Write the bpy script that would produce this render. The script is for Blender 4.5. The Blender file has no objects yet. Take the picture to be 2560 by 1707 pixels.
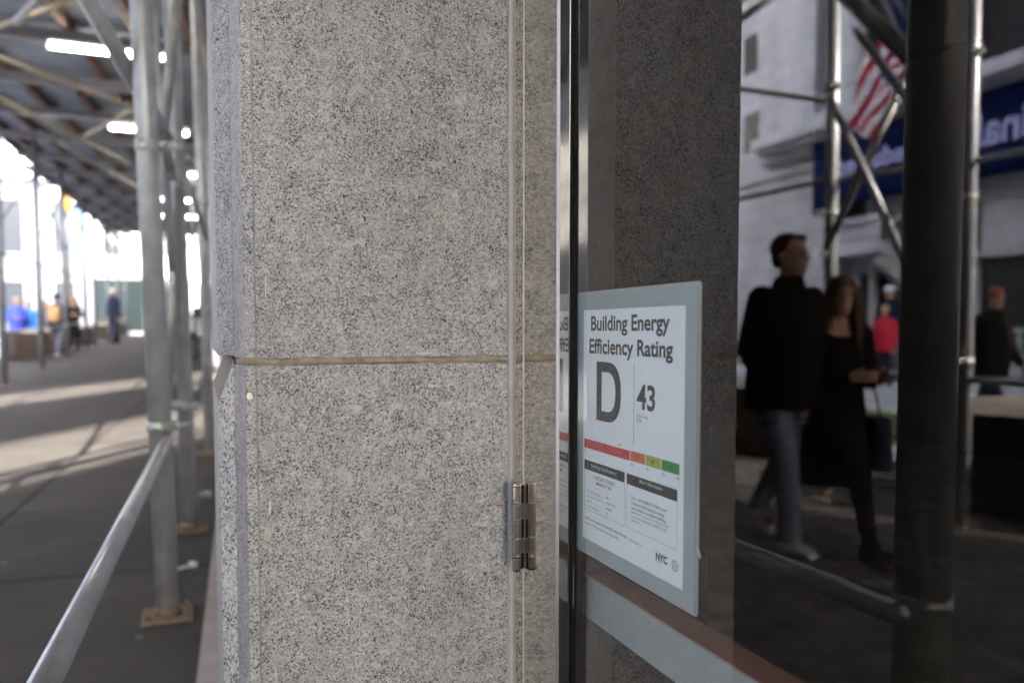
import bpy, bmesh, math, random
from mathutils import Vector, Matrix, noise
R = math.radians
random.seed(7)
sc = bpy.context.scene
COL = sc.collection

# ------------------------------------------------------------------ camera
H = 1.35                       # lens height above the pavement underfoot
SLOPE = 0.022                  # the street climbs gently away from us
F = 1991.0                     # focal length in photo pixels (28 mm)
PITCH = 0.05
CX, CY = 1280.0, 825.0 + PITCH * F
YAW = math.atan(781.0 / (F * math.sqrt(1 + PITCH ** 2)))
GX = 0.4315                    # outer face of the door glass
cd = bpy.data.cameras.new("camera")
cam = bpy.data.objects.new("camera", cd)
COL.objects.link(cam)
cam.location = (0, 0, H)
cam.rotation_euler = (R(90) - math.atan(PITCH), 0, -YAW)
cd.sensor_width = 36.0
cd.lens = F * 36.0 / 2560.0
cd.shift_y = (CY - 853.5) / 2560.0
cd.clip_start = 0.02
cd.clip_end = 1500
cd.dof.use_dof = True
cd.dof.focus_distance = 0.98
cd.dof.aperture_fstop = 3.2
cd.dof.aperture_blades = 0
sc.camera = cam

# ------------------------------------------------------------------ light
sc.view_settings.view_transform = 'Standard'
sc.view_settings.look = 'None'
sc.view_settings.exposure = 4.44
sc.view_settings.gamma = 1.0
w = bpy.data.worlds.new("World")
sc.world = w
w.use_nodes = True
wn = w.node_tree.nodes
bgn = wn["Background"]
sky = wn.new("ShaderNodeTexSky")
sky.sky_type = 'NISHITA'
sky.sun_disc = False
SUN_EL = R(27)
SUN_AZ_DIR = Vector((-0.54, -0.84, 0)).normalized()      # horizontal direction towards the sun
sky.sun_elevation = SUN_EL
sky.sun_rotation = math.atan2(SUN_AZ_DIR.x, SUN_AZ_DIR.y)
sky.air_density = 1.0
sky.dust_density = 2.5
sky.ozone_density = 1.0
bgn.inputs[1].default_value = 0.15
hs = wn.new("ShaderNodeHueSaturation")       # thin high haze: a paler sky
hs.inputs["Saturation"].default_value = 0.6
w.node_tree.links.new(sky.outputs[0], hs.inputs["Color"])
w.node_tree.links.new(hs.outputs[0], bgn.inputs[0])
sl = bpy.data.lights.new("sun", 'SUN')
sl.energy = 2.7
sl.angle = R(0.53)
sl.color = (1.0, 0.95, 0.87)
sun = bpy.data.objects.new("sun", sl)
COL.objects.link(sun)
sd = Vector((SUN_AZ_DIR.x * math.cos(SUN_EL), SUN_AZ_DIR.y * math.cos(SUN_EL), math.sin(SUN_EL)))
sun.rotation_euler = sd.to_track_quat('Z', 'Y').to_euler()
sun.location = (-10, -15, 20)
cy = sc.cycles
cy.max_bounces = 10
cy.glossy_bounces = 7
cy.diffuse_bounces = 5
cy.transmission_bounces = 6
cy.transparent_max_bounces = 12
cy.caustics_reflective = False
cy.caustics_refractive = False
cy.sample_clamp_indirect = 6.0
cy.use_denoising = True
try:
    cy.denoiser = 'OPENIMAGEDENOISE'
    cy.denoising_prefilter = 'ACCURATE'
except Exception:
    pass

# ------------------------------------------------------------------ measuring helpers (survey of the place)
ROT = cam.rotation_euler.to_matrix()

def ray(px, py):
    return ROT @ Vector(((px - CX) / F, -(py - CY) / F, -1.0))

def at_d(px, py, D):           # point D metres ahead, measured level along the view direction
    r = ray(px, py)
    fwd = Vector((math.sin(YAW), math.cos(YAW), 0))
    return Vector((0, 0, H)) + r * (D / r.dot(fwd))

def on_x(px, py, X):
    r = ray(px, py)
    return Vector((0, 0, H)) + r * (X / r.x)

def on_y(px, py, Y):
    r = ray(px, py)
    return Vector((0, 0, H)) + r * (Y / r.y)

def on_g(px, py):              # on the sloping pavement
    r = ray(px, py)
    t = H / (SLOPE * r.y - r.z)
    return Vector((0, 0, H)) + r * t

def mir(p):                    # a thing seen in the door glass really stands mirrored across it
    return Vector((2 * GX - p.x, p.y, p.z))

def gz(y):
    return SLOPE * y

# ------------------------------------------------------------------ materials
def new_mat(name):
    m = bpy.data.materials.new(name)
    m.use_nodes = True
    nt = m.node_tree
    b = nt.nodes["Principled BSDF"]
    return m, nt, b

def mat(name, col, rough=0.6, metal=0.0, var=0.12, scale=6.0, bump=0.0, bscale=40.0, spec=0.5, col2=None, coat=0.0):
    """plain material with a procedural mottling of its own colour"""
    m, nt, b = new_mat(name)
    tc = nt.nodes.new("ShaderNodeTexCoord")
    n = nt.nodes.new("ShaderNodeTexNoise")
    n.inputs["Scale"].default_value = scale
    n.inputs["Detail"].default_value = 6
    n.inputs["Roughness"].default_value = 0.6
    nt.links.new(tc.outputs["Object"], n.inputs["Vector"])
    cr = nt.nodes.new("ShaderNodeValToRGB")
    c2 = col2 if col2 else tuple(min(1, c * (1 + var)) for c in col)
    c1 = tuple(c * (1 - var) for c in col)
    cr.color_ramp.elements[0].position = 0.35
    cr.color_ramp.elements[1].position = 0.68
    cr.color_ramp.elements[0].color = (*c1, 1)
    cr.color_ramp.elements[1].color = (*c2, 1)
    nt.links.new(n.outputs["Fac"], cr.inputs[0])
    nt.links.new(cr.outputs[0], b.inputs["Base Color"])
    b.inputs["Roughness"].default_value = rough
    b.inputs["Metallic"].default_value = metal
    b.inputs["Specular IOR Level"].default_value = spec
    b.inputs["Coat Weight"].default_value = coat
    if bump > 0:
        n2 = nt.nodes.new("ShaderNodeTexNoise")
        n2.inputs["Scale"].default_value = bscale
        n2.inputs["Detail"].default_value = 4
        nt.links.new(tc.outputs["Object"], n2.inputs["Vector"])
        bp = nt.nodes.new("ShaderNodeBump")
        bp.inputs["Strength"].default_value = bump
        bp.inputs["Distance"].default_value = 0.01
        nt.links.new(n2.outputs["Fac"], bp.inputs["Height"])
        nt.links.new(bp.outputs[0], b.inputs["Normal"])
    return m

def granite_mat(name, bright=1.0, warm=1.0, k=1.0, rough=0.55):
    m, nt, b = new_mat(name)
    N = nt.nodes
    L = nt.links
    tc = N.new("ShaderNodeTexCoord")
    def noise_(scale, detail=2, rough_=0.5, dist=0.0, off=0.0):
        mp = N.new("ShaderNodeMapping")
        mp.inputs["Location"].default_value = (off, off * 1.7, off * 0.6)
        L.new(tc.outputs["Object"], mp.inputs["Vector"])
        n = N.new("ShaderNodeTexNoise")
        n.inputs["Scale"].default_value = scale
        n.inputs["Detail"].default_value = detail
        n.inputs["Roughness"].default_value = rough_
        n.inputs["Distortion"].default_value = dist
        L.new(mp.outputs[0], n.inputs["Vector"])
        return n.outputs["Fac"]
    def ramp(fac, stops, interp='LINEAR'):
        c = N.new("ShaderNodeValToRGB")
        c.color_ramp.interpolation = interp
        e = c.color_ramp.elements
        while len(e) < len(stops):
            e.new(0.5)
        for i, (p, col) in enumerate(stops):
            e[i].position = p
            e[i].color = (*col, 1) if len(col) == 3 else col
        L.new(fac, c.inputs[0])
        return c.outputs[0]
    def mix(fac, a, bb, mode='MIX'):
        x = N.new("ShaderNodeMix")
        x.data_type = 'RGBA'
        x.blend_type = mode
        if isinstance(fac, (int, float)):
            x.inputs[0].default_value = fac
        else:
            L.new(fac, x.inputs[0])
        L.new(a, x.inputs[6])
        if isinstance(bb, tuple):
            x.inputs[7].default_value = (*bb, 1)
        else:
            L.new(bb, x.inputs[7])
        return x.outputs[2]
    g = bright
    # feldspar crystals: large cells of whites, buffs and pinkish greys
    v = N.new("ShaderNodeTexVoronoi")
    v.inputs["Scale"].default_value = 340 * k
    mpv = N.new("ShaderNodeMapping")
    L.new(tc.outputs["Object"], mpv.inputs["Vector"])
    ds = N.new("ShaderNodeTexNoise")
    ds.inputs["Scale"].default_value = 260 * k
    L.new(mpv.outputs[0], ds.inputs["Vector"])
    ad = N.new("ShaderNodeVectorMath")
    ad.operation = 'MULTIPLY_ADD'
    ad.inputs[1].default_value = (0.004 / k, 0.004 / k, 0.004 / k)
    L.new(ds.outputs["Color"], ad.inputs[0])
    L.new(mpv.outputs[0], ad.inputs[2])
    L.new(ad.outputs[0], v.inputs["Vector"])
    sep = N.new("ShaderNodeSeparateColor")
    L.new(v.outputs["Color"], sep.inputs[0])
    base = ramp(sep.outputs[0], [(0.0, (0.36 * g, 0.36 * g, 0.355 * g)), (0.25, (0.49 * g, 0.485 * g, 0.475 * g)),
                                 (0.55, (0.57 * g, 0.56 * g, 0.54 * g)), (0.8, (0.56 * g, 0.49 * g * warm, 0.46 * g * warm)),
                                 (1.0, (0.66 * g, 0.65 * g, 0.63 * g))])
    # quartz greys
    q = ramp(noise_(230 * k, 3, 0.6, 0.4, 3.0), [(0.42, (0, 0, 0)), (0.56, (1, 1, 1))])
    c = mix(q, base, mix(0.5, base, (0.24 * g, 0.25 * g, 0.26 * g)))
    # biotite: small dark blue-black flecks gathered by a slower noise
    den = noise_(38 * k, 3, 0.6, 0.0, 9.0)
    fl = noise_(425 * k, 2.0, 0.55, 0.8, 5.0)
    sm = N.new("ShaderNodeMath")
    sm.operation = 'MULTIPLY_ADD'
    sm.inputs[1].default_value = 0.26
    L.new(den, sm.inputs[0])
    L.new(fl, sm.inputs[2])
    flk = ramp(sm.outputs[0], [(0.660, (0, 0, 0)), (0.730, (1, 1, 1))])
    c = mix(flk, c, (0.060 * g, 0.067 * g, 0.074 * g))
    fl2 = ramp(noise_(120 * k, 2, 0.5, 0.5, 15.0), [(0.685, (0, 0, 0)), (0.71, (1, 1, 1))])
    c = mix(fl2, c, (0.022, 0.024, 0.026))
    # pale crystal clots and big tonal drift
    clot = ramp(noise_(46 * k, 2, 0.5, 0.2, 22.0), [(0.66, (0, 0, 0)), (0.72, (1, 1, 1))])
    c = mix(mix(0.45, clot, (0, 0, 0)), c, (0.62 * g, 0.60 * g, 0.56 * g))
    drift = ramp(noise_(5.0, 4, 0.6, 0.3, 31.0), [(0.3, (0.85, 0.865, 0.90)), (0.7, (1.0, 0.995, 1.0))])
    c = mix(1.0, c, drift, 'MULTIPLY')
    mps = N.new("ShaderNodeMapping")
    mps.inputs["Scale"].default_value = (9, 9, 1.6)
    L.new(tc.outputs["Object"], mps.inputs["Vector"])
    ns = N.new("ShaderNodeTexNoise")
    ns.inputs["Scale"].default_value = 1.0
    ns.inputs["Detail"].default_value = 7
    ns.inputs["Roughness"].default_value = 0.65
    L.new(mps.outputs[0], ns.inputs["Vector"])
    st = ramp(ns.outputs["Fac"], [(0.46, (1, 1, 1)), (0.64, (0.90, 0.875, 0.84))])
    c = mix(1.0, c, st, 'MULTIPLY')
    L.new(c, b.inputs["Base Color"])
    b.inputs["Roughness"].default_value = rough
    bp = N.new("ShaderNodeBump")
    bp.inputs["Strength"].default_value = 0.25
    bp.inputs["Distance"].default_value = 0.0008
    L.new(fl, bp.inputs["Height"])
    L.new(bp.outputs[0], b.inputs["Normal"])
    return m

def steel_mat(name, rough=0.06, col=(0.62, 0.60, 0.57), streak=0.03):
    m, nt, b = new_mat(name)
    N, L = nt.nodes, nt.links
    tc = N.new("ShaderNodeTexCoord")
    mp = N.new("ShaderNodeMapping")
    mp.inputs["Scale"].default_value = (60, 60, 900)
    L.new(tc.outputs["Object"], mp.inputs["Vector"])
    n = N.new("ShaderNodeTexNoise")
    n.inputs["Scale"].default_value = 1.0
    n.inputs["Detail"].default_value = 3
    L.new(mp.outputs[0], n.inputs["Vector"])
    ma = N.new("ShaderNodeMapRange")
    ma.inputs["To Min"].default_value = rough
    ma.inputs["To Max"].default_value = rough + streak
    L.new(n.outputs["Fac"], ma.inputs[0])
    L.new(ma.outputs[0], b.inputs["Roughness"])
    b.inputs["Base Color"].default_value = (*col, 1)
    b.inputs["Metallic"].default_value = 1.0
    return m

def galv_mat(name, col=(0.40, 0.405, 0.41), rust=0.12, metal=0.45, rough=0.40):
    m, nt, b = new_mat(name)
    N, L = nt.nodes, nt.links
    tc = N.new("ShaderNodeTexCoord")
    n = N.new("ShaderNodeTexNoise")
    n.inputs["Scale"].default_value = 9
    n.inputs["Detail"].default_value = 8
    L.new(tc.outputs["Object"], n.inputs["Vector"])
    cr = N.new("ShaderNodeValToRGB")
    cr.color_ramp.elements[0].color = (*[c * 0.78 for c in col], 1)
    cr.color_ramp.elements[0].position = 0.3
    cr.color_ramp.elements[1].color = (*[c * 1.2 for c in col], 1)
    cr.color_ramp.elements[1].position = 0.7
    L.new(n.outputs["Fac"], cr.inputs[0])
    n2 = N.new("ShaderNodeTexNoise")
    n2.inputs["Scale"].default_value = 4
    n2.inputs["Detail"].default_value = 10
    n2.inputs["Roughness"].default_value = 0.7
    L.new(tc.outputs["Object"], n2.inputs["Vector"])
    r2 = N.new("ShaderNodeValToRGB")
    r2.color_ramp.elements[0].position = 0.66 - rust * 0.3
    r2.color_ramp.elements[1].position = 0.74
    L.new(n2.outputs["Fac"], r2.inputs[0])
    mx = N.new("ShaderNodeMix")
    mx.data_type = 'RGBA'
    L.new(r2.outputs[0], mx.inputs[0])
    L.new(cr.outputs[0], mx.inputs[6])
    mx.inputs[7].default_value = (0.20, 0.12, 0.07, 1)
    L.new(mx.outputs[2], b.inputs["Base Color"])
    b.inputs["Metallic"].default_value = metal
    b.inputs["Roughness"].default_value = rough
    return m

def glass_mat(name, tint=(0.95, 0.97, 0.965), boost=1.9):
    """architectural pane: mirror share by Fresnel for both of its faces, the rest passes straight through"""
    m = bpy.data.materials.new(name)
    m.use_nodes = True
    nt = m.node_tree
    N, L = nt.nodes, nt.links
    for x in list(N):
        N.remove(x)
    out = N.new("ShaderNodeOutputMaterial")
    tr = N.new("ShaderNodeBsdfTransparent")
    tr.inputs[0].default_value = (*tint, 1)
    gl = N.new("ShaderNodeBsdfGlossy")
    gl.inputs["Roughness"].default_value = 0.0
    gl.inputs["Color"].default_value = (0.94, 0.91, 0.905, 1)
    fr = N.new("ShaderNodeFresnel")
    fr.inputs["IOR"].default_value = 1.52
    geo = N.new("ShaderNodeNewGeometry")
    inv = N.new("ShaderNodeMath")
    inv.operation = 'SUBTRACT'
    inv.inputs[0].default_value = 1.0
    L.new(geo.outputs["Backfacing"], inv.inputs[1])
    mu = N.new("ShaderNodeMath")
    mu.operation = 'MULTIPLY'
    mu.use_clamp = True
    L.new(fr.outputs[0], mu.inputs[0])
    mu.inputs[1].default_value = boost
    mu2 = N.new("ShaderNodeMath")
    mu2.operation = 'MULTIPLY'
    L.new(mu.outputs[0], mu2.inputs[0])
    L.new(inv.outputs[0], mu2.inputs[1])
    ms = N.new("ShaderNodeMixShader")
    L.new(mu2.outputs[0], ms.inputs[0])
    L.new(tr.outputs[0], ms.inputs[1])
    L.new(gl.outputs[0], ms.inputs[2])
    L.new(ms.outputs[0], out.inputs[0])
    return m

def emit_mat(name, col, s):
    m, nt, b = new_mat(name)
    b.inputs["Emission Color"].default_value = (*col, 1)
    b.inputs["Emission Strength"].default_value = s
    b.inputs["Base Color"].default_value = (*col, 1)
    return m

M = {}
M['granite'] = granite_mat("polished_granite", 0.79, 1.0, 1.0, 0.55)
M['granite_side'] = granite_mat("honed_granite", 1.0, 0.97, 0.62, 0.6)
M['mortar'] = mat("mortar", (0.30, 0.25, 0.19), 0.9, var=0.35, scale=45, bump=0.5, bscale=500)
M['sealant'] = mat("sealant", (0.34, 0.335, 0.33), 0.45, var=0.1, scale=60, bump=0.15, bscale=200)
M['steel'] = steel_mat("mirror_stainless", 0.045, (0.66, 0.62, 0.57), 0.05)
M['steel_bright'] = steel_mat("bright_stainless_edge", 0.35, (0.36, 0.335, 0.31))
M['glint_steel'] = mat('edge_glint_steel', (0.42, 0.38, 0.35), 0.5, 0.3, var=0.1, scale=50)
M['hinge_steel'] = steel_mat("hinge_stainless", 0.08, (0.62, 0.56, 0.51), 0.04)
M['black_rubber'] = mat("black_rubber", (0.004, 0.004, 0.004), 0.6, var=0.3, spec=0.1)
M['glass'] = glass_mat("door_glass")
M['galv'] = galv_mat("galvanised_steel", (0.33, 0.335, 0.345))
M['galv_dark'] = galv_mat("dark_rusted_steel", (0.27, 0.26, 0.25), 0.3)
M['galv_rail'] = galv_mat('scuffed_rail_steel', (0.36, 0.365, 0.37), 0.2, 0.75, 0.30)
M['galv_kerb'] = galv_mat('blue_grey_steel', (0.24, 0.25, 0.265), 0.1)
M['galv_tan'] = galv_mat("rust_washed_steel", (0.32, 0.28, 0.21), 0.4)
M['zinc'] = mat("zinc_clamp", (0.40, 0.41, 0.38), 0.4, 0.5, var=0.25, scale=60)
M['rust'] = mat("rusty_steel", (0.22, 0.12, 0.055), 0.85, 0.1, var=0.5, scale=30, bump=0.3, bscale=90, col2=(0.17, 0.14, 0.11))
M['timber'] = mat("brown_timber", (0.11, 0.050, 0.028), 0.8, var=0.5, scale=8)
M['deck'] = mat("grey_decking", (0.20, 0.22, 0.25), 0.7, 0.1, var=0.2, scale=3)
M['beam'] = mat("painted_beam", (0.19, 0.175, 0.175), 0.6, var=0.2, scale=3)
M['tube'] = emit_mat("lamp_tube", (1.0, 0.93, 0.82), 2.6)
M['lamp_body'] = mat("lamp_housing", (0.7, 0.7, 0.68), 0.5)
M['paper'] = mat("white_paper", (0.86, 0.89, 0.93), 0.5, var=0.015, scale=14)
M['sheet'] = mat("grey_backing", (0.34, 0.40, 0.41), 0.35, var=0.05, scale=8)
M['clear_edge'] = mat("clear_plastic_edge", (0.42, 0.38, 0.38), 0.3)
M['ink'] = mat("black_ink", (0.020, 0.018, 0.018), 0.5, var=0.25, scale=400)
M['ink_grey'] = mat("grey_ink", (0.10, 0.11, 0.12), 0.5, var=0.1)
M['ink_white'] = mat("white_ink", (0.62, 0.66, 0.70), 0.5, var=0.02)
M['ink_green'] = mat("green_ink", (0.04, 0.22, 0.10), 0.5)
M['red'] = mat("red_band", (0.56, 0.035, 0.040), 0.5, var=0.05, scale=90)
M['orange'] = mat("orange_band", (0.62, 0.14, 0.04), 0.5, var=0.05, scale=90)
M['lime'] = mat("lime_band", (0.38, 0.42, 0.03), 0.5, var=0.05, scale=90)
M['green'] = mat("green_band", (0.025, 0.27, 0.045), 0.5, var=0.05, scale=90)
M['bar_face'] = mat("grey_painted_bar", (0.30, 0.33, 0.335), 0.45, var=0.05, scale=12, bump=0.08, bscale=300)
M['bar_top'] = mat("copper_painted_bar_top", (0.29, 0.135, 0.092), 0.5, var=0.08, scale=20, bump=0.1, bscale=300)
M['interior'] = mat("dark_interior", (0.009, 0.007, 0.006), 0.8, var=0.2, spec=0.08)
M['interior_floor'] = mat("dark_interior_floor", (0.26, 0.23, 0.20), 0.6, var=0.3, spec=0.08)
M['plinth'] = mat("pinkish_kerb_stone", (0.27, 0.225, 0.21), 0.8, var=0.15, scale=9, bump=0.2, bscale=120)
M['stone'] = mat("pale_limestone", (0.66, 0.65, 0.67), 0.8, var=0.16, scale=0.9, bump=0.2, bscale=6)
def add_joints(m, axes=('Y', 'Z'), bw=1.5, rh=0.62):
    nt = m.node_tree
    N, L = nt.nodes, nt.links
    b = N["Principled BSDF"]
    src = b.inputs["Base Color"].links[0].from_socket
    geo = N.new("ShaderNodeNewGeometry")
    sp_ = N.new("ShaderNodeSeparateXYZ"); cb_ = N.new("ShaderNodeCombineXYZ")
    L.new(geo.outputs["Position"], sp_.inputs[0])
    L.new(sp_.outputs[axes[0]], cb_.inputs[0]); L.new(sp_.outputs[axes[1]], cb_.inputs[1])
    br = N.new("ShaderNodeTexBrick")
    br.inputs["Scale"].default_value = 1.0
    br.inputs["Brick Width"].default_value = bw
    br.inputs["Row Height"].default_value = rh
    br.inputs["Mortar Size"].default_value = 0.012
    br.inputs["Color1"].default_value = (1, 1, 1, 1)
    br.inputs["Color2"].default_value = (0.88, 0.87, 0.86, 1)
    br.inputs["Mortar"].default_value = (0.55, 0.53, 0.52, 1)
    L.new(cb_.outputs[0], br.inputs["Vector"])
    mx = N.new("ShaderNodeMix"); mx.data_type = 'RGBA'; mx.blend_type = 'MULTIPLY'
    mx.inputs[0].default_value = 1
    L.new(src, mx.inputs[6]); L.new(br.outputs["Color"], mx.inputs[7])
    L.new(mx.outputs[2], b.inputs["Base Color"])
add_joints(M['stone'])
M['stone2'] = mat("weathered_limestone", (0.52, 0.50, 0.49), 0.85, var=0.2, scale=1.2, bump=0.2, bscale=6)
M['stone_white'] = mat("white_marble", (0.34, 0.34, 0.355), 0.7, var=0.15, scale=0.6)
M['brickish'] = mat("buff_masonry", (0.50, 0.42, 0.34), 0.85, var=0.12, scale=0.8)
M['window_dark'] = mat("window_glass_dark", (0.030, 0.028, 0.030), 0.5, var=0.3)
M['window_green'] = mat("window_glass_green", (0.13, 0.15, 0.11), 0.5, var=0.4, scale=2)
M['recess'] = mat("recess_shade", (0.07, 0.06, 0.058), 0.7, spec=0.08)  # dark colour puts the shade of recesses and doorways on flat panels
M['banner'] = mat("navy_banner", (0.004, 0.011, 0.062), 0.7, var=0.2, scale=1.5, spec=0.08)
M['banner_text'] = mat("lilac_lettering", (0.50, 0.50, 0.85), 0.6)
M['flag_red'] = mat("flag_red", (0.42, 0.008, 0.02), 0.7)
M['flag_white'] = mat("flag_white", (0.75, 0.72, 0.78), 0.7)
M['flag_blue'] = mat("flag_blue", (0.035, 0.04, 0.20), 0.7)
M['bronze'] = mat("bronze_plate", (0.05, 0.034, 0.026), 0.45, 0.3, var=0.3, scale=4)
M['bronze_top'] = mat("lit_bronze_top", (0.22, 0.175, 0.13), 0.5, 0.1, var=0.15, scale=4)  # paler than the sides, painting in the light on the block tops
M['plywood_green'] = mat("green_hoarding", (0.032, 0.056, 0.052), 0.6, var=0.15)
M['white_paint'] = mat("white_paint", (0.78, 0.78, 0.78), 0.5, var=0.04)
M['hedge'] = mat("hedge_leaf", (0.06, 0.16, 0.025), 0.6, var=0.4, scale=30)
M['lime_plastic'] = mat("lime_plastic", (0.14, 0.17, 0.04), 0.5)
M['skin'] = mat("skin", (0.42, 0.23, 0.16), 0.55, var=0.08, scale=20)
M['skin_dark'] = mat("skin_tan", (0.30, 0.16, 0.11), 0.55, var=0.08, scale=20)
M['hair_dark'] = mat("dark_brown_hair", (0.018, 0.011, 0.008), 0.5, var=0.4, scale=60, bump=0.4, bscale=160, spec=0.08)
M['hair_brown'] = mat("brown_hair", (0.085, 0.048, 0.026), 0.5, var=0.4, scale=60, bump=0.4, bscale=160, spec=0.08)
M['hair_fair'] = mat("fair_hair", (0.45, 0.33, 0.16), 0.5, var=0.3, scale=60)
M['cloth_black'] = mat("black_cloth", (0.010, 0.008, 0.007), 0.85, var=0.3, scale=12, bump=0.3, bscale=25, spec=0.08)
M['cloth_navy'] = mat("navy_cloth", (0.018, 0.022, 0.045), 0.85, var=0.3, scale=12, spec=0.08)
M['cloth_grey'] = mat("grey_cloth", (0.10, 0.10, 0.12), 0.85, var=0.2, scale=12, spec=0.08)
M['jeans'] = mat("faded_jeans", (0.10, 0.11, 0.145), 0.85, var=0.4, scale=7, spec=0.08)
M['jeans_dark'] = mat("dark_jeans", (0.03, 0.035, 0.055), 0.85, var=0.3, scale=9, spec=0.08)
M['cloth_blue'] = mat("blue_jacket", (0.05, 0.08, 0.52), 0.7, var=0.2, scale=9)
M['cloth_sky'] = mat("bright_blue_jacket", (0.03, 0.18, 0.66), 0.7, var=0.2, scale=9)
M['cloth_red'] = mat("red_jacket", (0.62, 0.012, 0.035), 0.7, var=0.15, scale=9)
M['cloth_white'] = mat("white_cloth", (0.75, 0.76, 0.8), 0.7, var=0.05)
M['shoe_white'] = mat('greyish_white_shoe', (0.42, 0.42, 0.43), 0.7)
M['cloth_tan'] = mat("tan_cloth", (0.42, 0.25, 0.12), 0.8, var=0.2)
M['cloth_rust'] = mat("rust_orange_cloth", (0.24, 0.055, 0.035), 0.8, var=0.2)
M['cloth_wine'] = mat("wine_red_cloth", (0.25, 0.02, 0.06), 0.8, var=0.2)

# pavement: concrete flags with joints, stains and gum spots
def pavement_mat():
    m, nt, b = new_mat("pavement_concrete")
    N, L = nt.nodes, nt.links
    tc = N.new("ShaderNodeTexCoord")
    mp = N.new("ShaderNodeMapping")
    mp.inputs["Rotation"].default_value = (0, 0, R(3.0))
    L.new(tc.outputs["Object"], mp.inputs["Vector"])
    br = N.new("ShaderNodeTexBrick")
    br.offset = 0.0
    br.inputs["Scale"].default_value = 1.0
    br.inputs["Mortar Size"].default_value = 0.016
    br.inputs["Mortar Smooth"].default_value = 0.3
    br.inputs["Brick Width"].default_value = 1.5
    br.inputs["Row Height"].default_value = 1.5
    br.inputs["Color1"].default_value = (0.056, 0.050, 0.046, 1)
    br.inputs["Color2"].default_value = (0.068, 0.061, 0.056, 1)
    br.inputs["Mortar"].default_value = (0.018, 0.016, 0.016, 1)
    L.new(mp.outputs[0], br.inputs["Vector"])
    n = N.new("ShaderNodeTexNoise")
    n.inputs["Scale"].default_value = 1.6
    n.inputs["Detail"].default_value = 9
    n.inputs["Roughness"].default_value = 0.65
    L.new(tc.outputs["Object"], n.inputs["Vector"])
    r = N.new("ShaderNodeValToRGB")
    r.color_ramp.elements[0].position = 0.3
    r.color_ramp.elements[0].color = (0.70, 0.70, 0.71, 1)
    r.color_ramp.elements[1].position = 0.72
    r.color_ramp.elements[1].color = (1.15, 1.12, 1.10, 1)
    L.new(n.outputs["Fac"], r.inputs[0])
    mx = N.new("ShaderNodeMix")
    mx.data_type = 'RGBA'
    mx.blend_type = 'MULTIPLY'
    mx.inputs[0].default_value = 1
    L.new(br.outputs["Color"], mx.inputs[6])
    L.new(r.outputs[0], mx.inputs[7])
    # gum spots
    v = N.new("ShaderNodeTexVoronoi")
    v.inputs["Scale"].default_value = 4.2
    L.new(tc.outputs["Object"], v.inputs["Vector"])
    rv = N.new("ShaderNodeValToRGB")
    rv.color_ramp.elements[0].position = 0.055
    rv.color_ramp.elements[0].color = (1, 1, 1, 1)
    rv.color_ramp.elements[1].position = 0.075
    rv.color_ramp.elements[1].color = (0, 0, 0, 1)
    L.new(v.outputs["Distance"], rv.inputs[0])
    sp = N.new("ShaderNodeSeparateColor")
    L.new(v.outputs["Color"], sp.inputs[0])
    rg = N.new("ShaderNodeValToRGB")
    rg.color_ramp.elements[0].color = (0.025, 0.024, 0.023, 1)
    rg.color_ramp.elements[1].color = (0.14, 0.135, 0.13, 1)
    rg.color_ramp.interpolation = 'CONSTANT'
    rg.color_ramp.elements[1].position = 0.6
    L.new(sp.outputs[0], rg.inputs[0])
    m2 = N.new("ShaderNodeMix")
    m2.data_type = 'RGBA'
    L.new(rv.outputs[0], m2.inputs[0])
    L.new(mx.outputs[2], m2.inputs[6])
    L.new(rg.outputs[0], m2.inputs[7])
    L.new(m2.outputs[2], b.inputs["Base Color"])
    b.inputs["Roughness"].default_value = 0.85
    b.inputs["Specular IOR Level"].default_value = 0.06
    n3 = N.new("ShaderNodeTexNoise")
    n3.inputs["Scale"].default_value = 60
    n3.inputs["Detail"].default_value = 5
    L.new(tc.outputs["Object"], n3.inputs["Vector"])
    bp = N.new("ShaderNodeBump")
    bp.inputs["Strength"].default_value = 0.3
    bp.inputs["Distance"].default_value = 0.01
    L.new(n3.outputs["Fac"], bp.inputs["Height"])
    L.new(bp.outputs[0], b.inputs["Normal"])
    return m
M['pavement'] = pavement_mat()
M['road'] = mat("street_paving", (0.45, 0.44, 0.44), 0.7, var=0.15, scale=1.2, bump=0.3, bscale=30)
M['kerb'] = mat("granite_kerb", (0.30, 0.29, 0.285), 0.7, var=0.12, scale=8)

# ------------------------------------------------------------------ mesh helpers
def link(name, me, m=None, parent=None, smooth=False, mats=None):
    o = bpy.data.objects.new(name, me)
    COL.objects.link(o)
    if mats:
        for x in mats:
            me.materials.append(x)
    elif m is not None:
        me.materials.append(m)
    if smooth:
        for p in me.polygons:
            p.use_smooth = True
    if parent is not None:
        o.parent = parent
    return o

def obj(name, bm, m=None, parent=None, smooth=False, mats=None):
    bmesh.ops.recalc_face_normals(bm, faces=bm.faces[:])
    me = bpy.data.meshes.new(name)
    bm.to_mesh(me)
    bm.free()
    return link(name, me, m, parent, smooth, mats)

def empty(name, loc=(0, 0, 0), rz=0.0):
    o = bpy.data.objects.new(name, None)
    COL.objects.link(o)
    o.location = loc
    o.rotation_euler = (0, 0, rz)
    o.empty_display_size = 0.1
    return o

def tag(o, label=None, cat=None, group=None, kind=None):
    if label: o["label"] = label
    if cat: o["category"] = cat
    if group: o["group"] = group
    if kind: o["kind"] = kind
    return o

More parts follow.
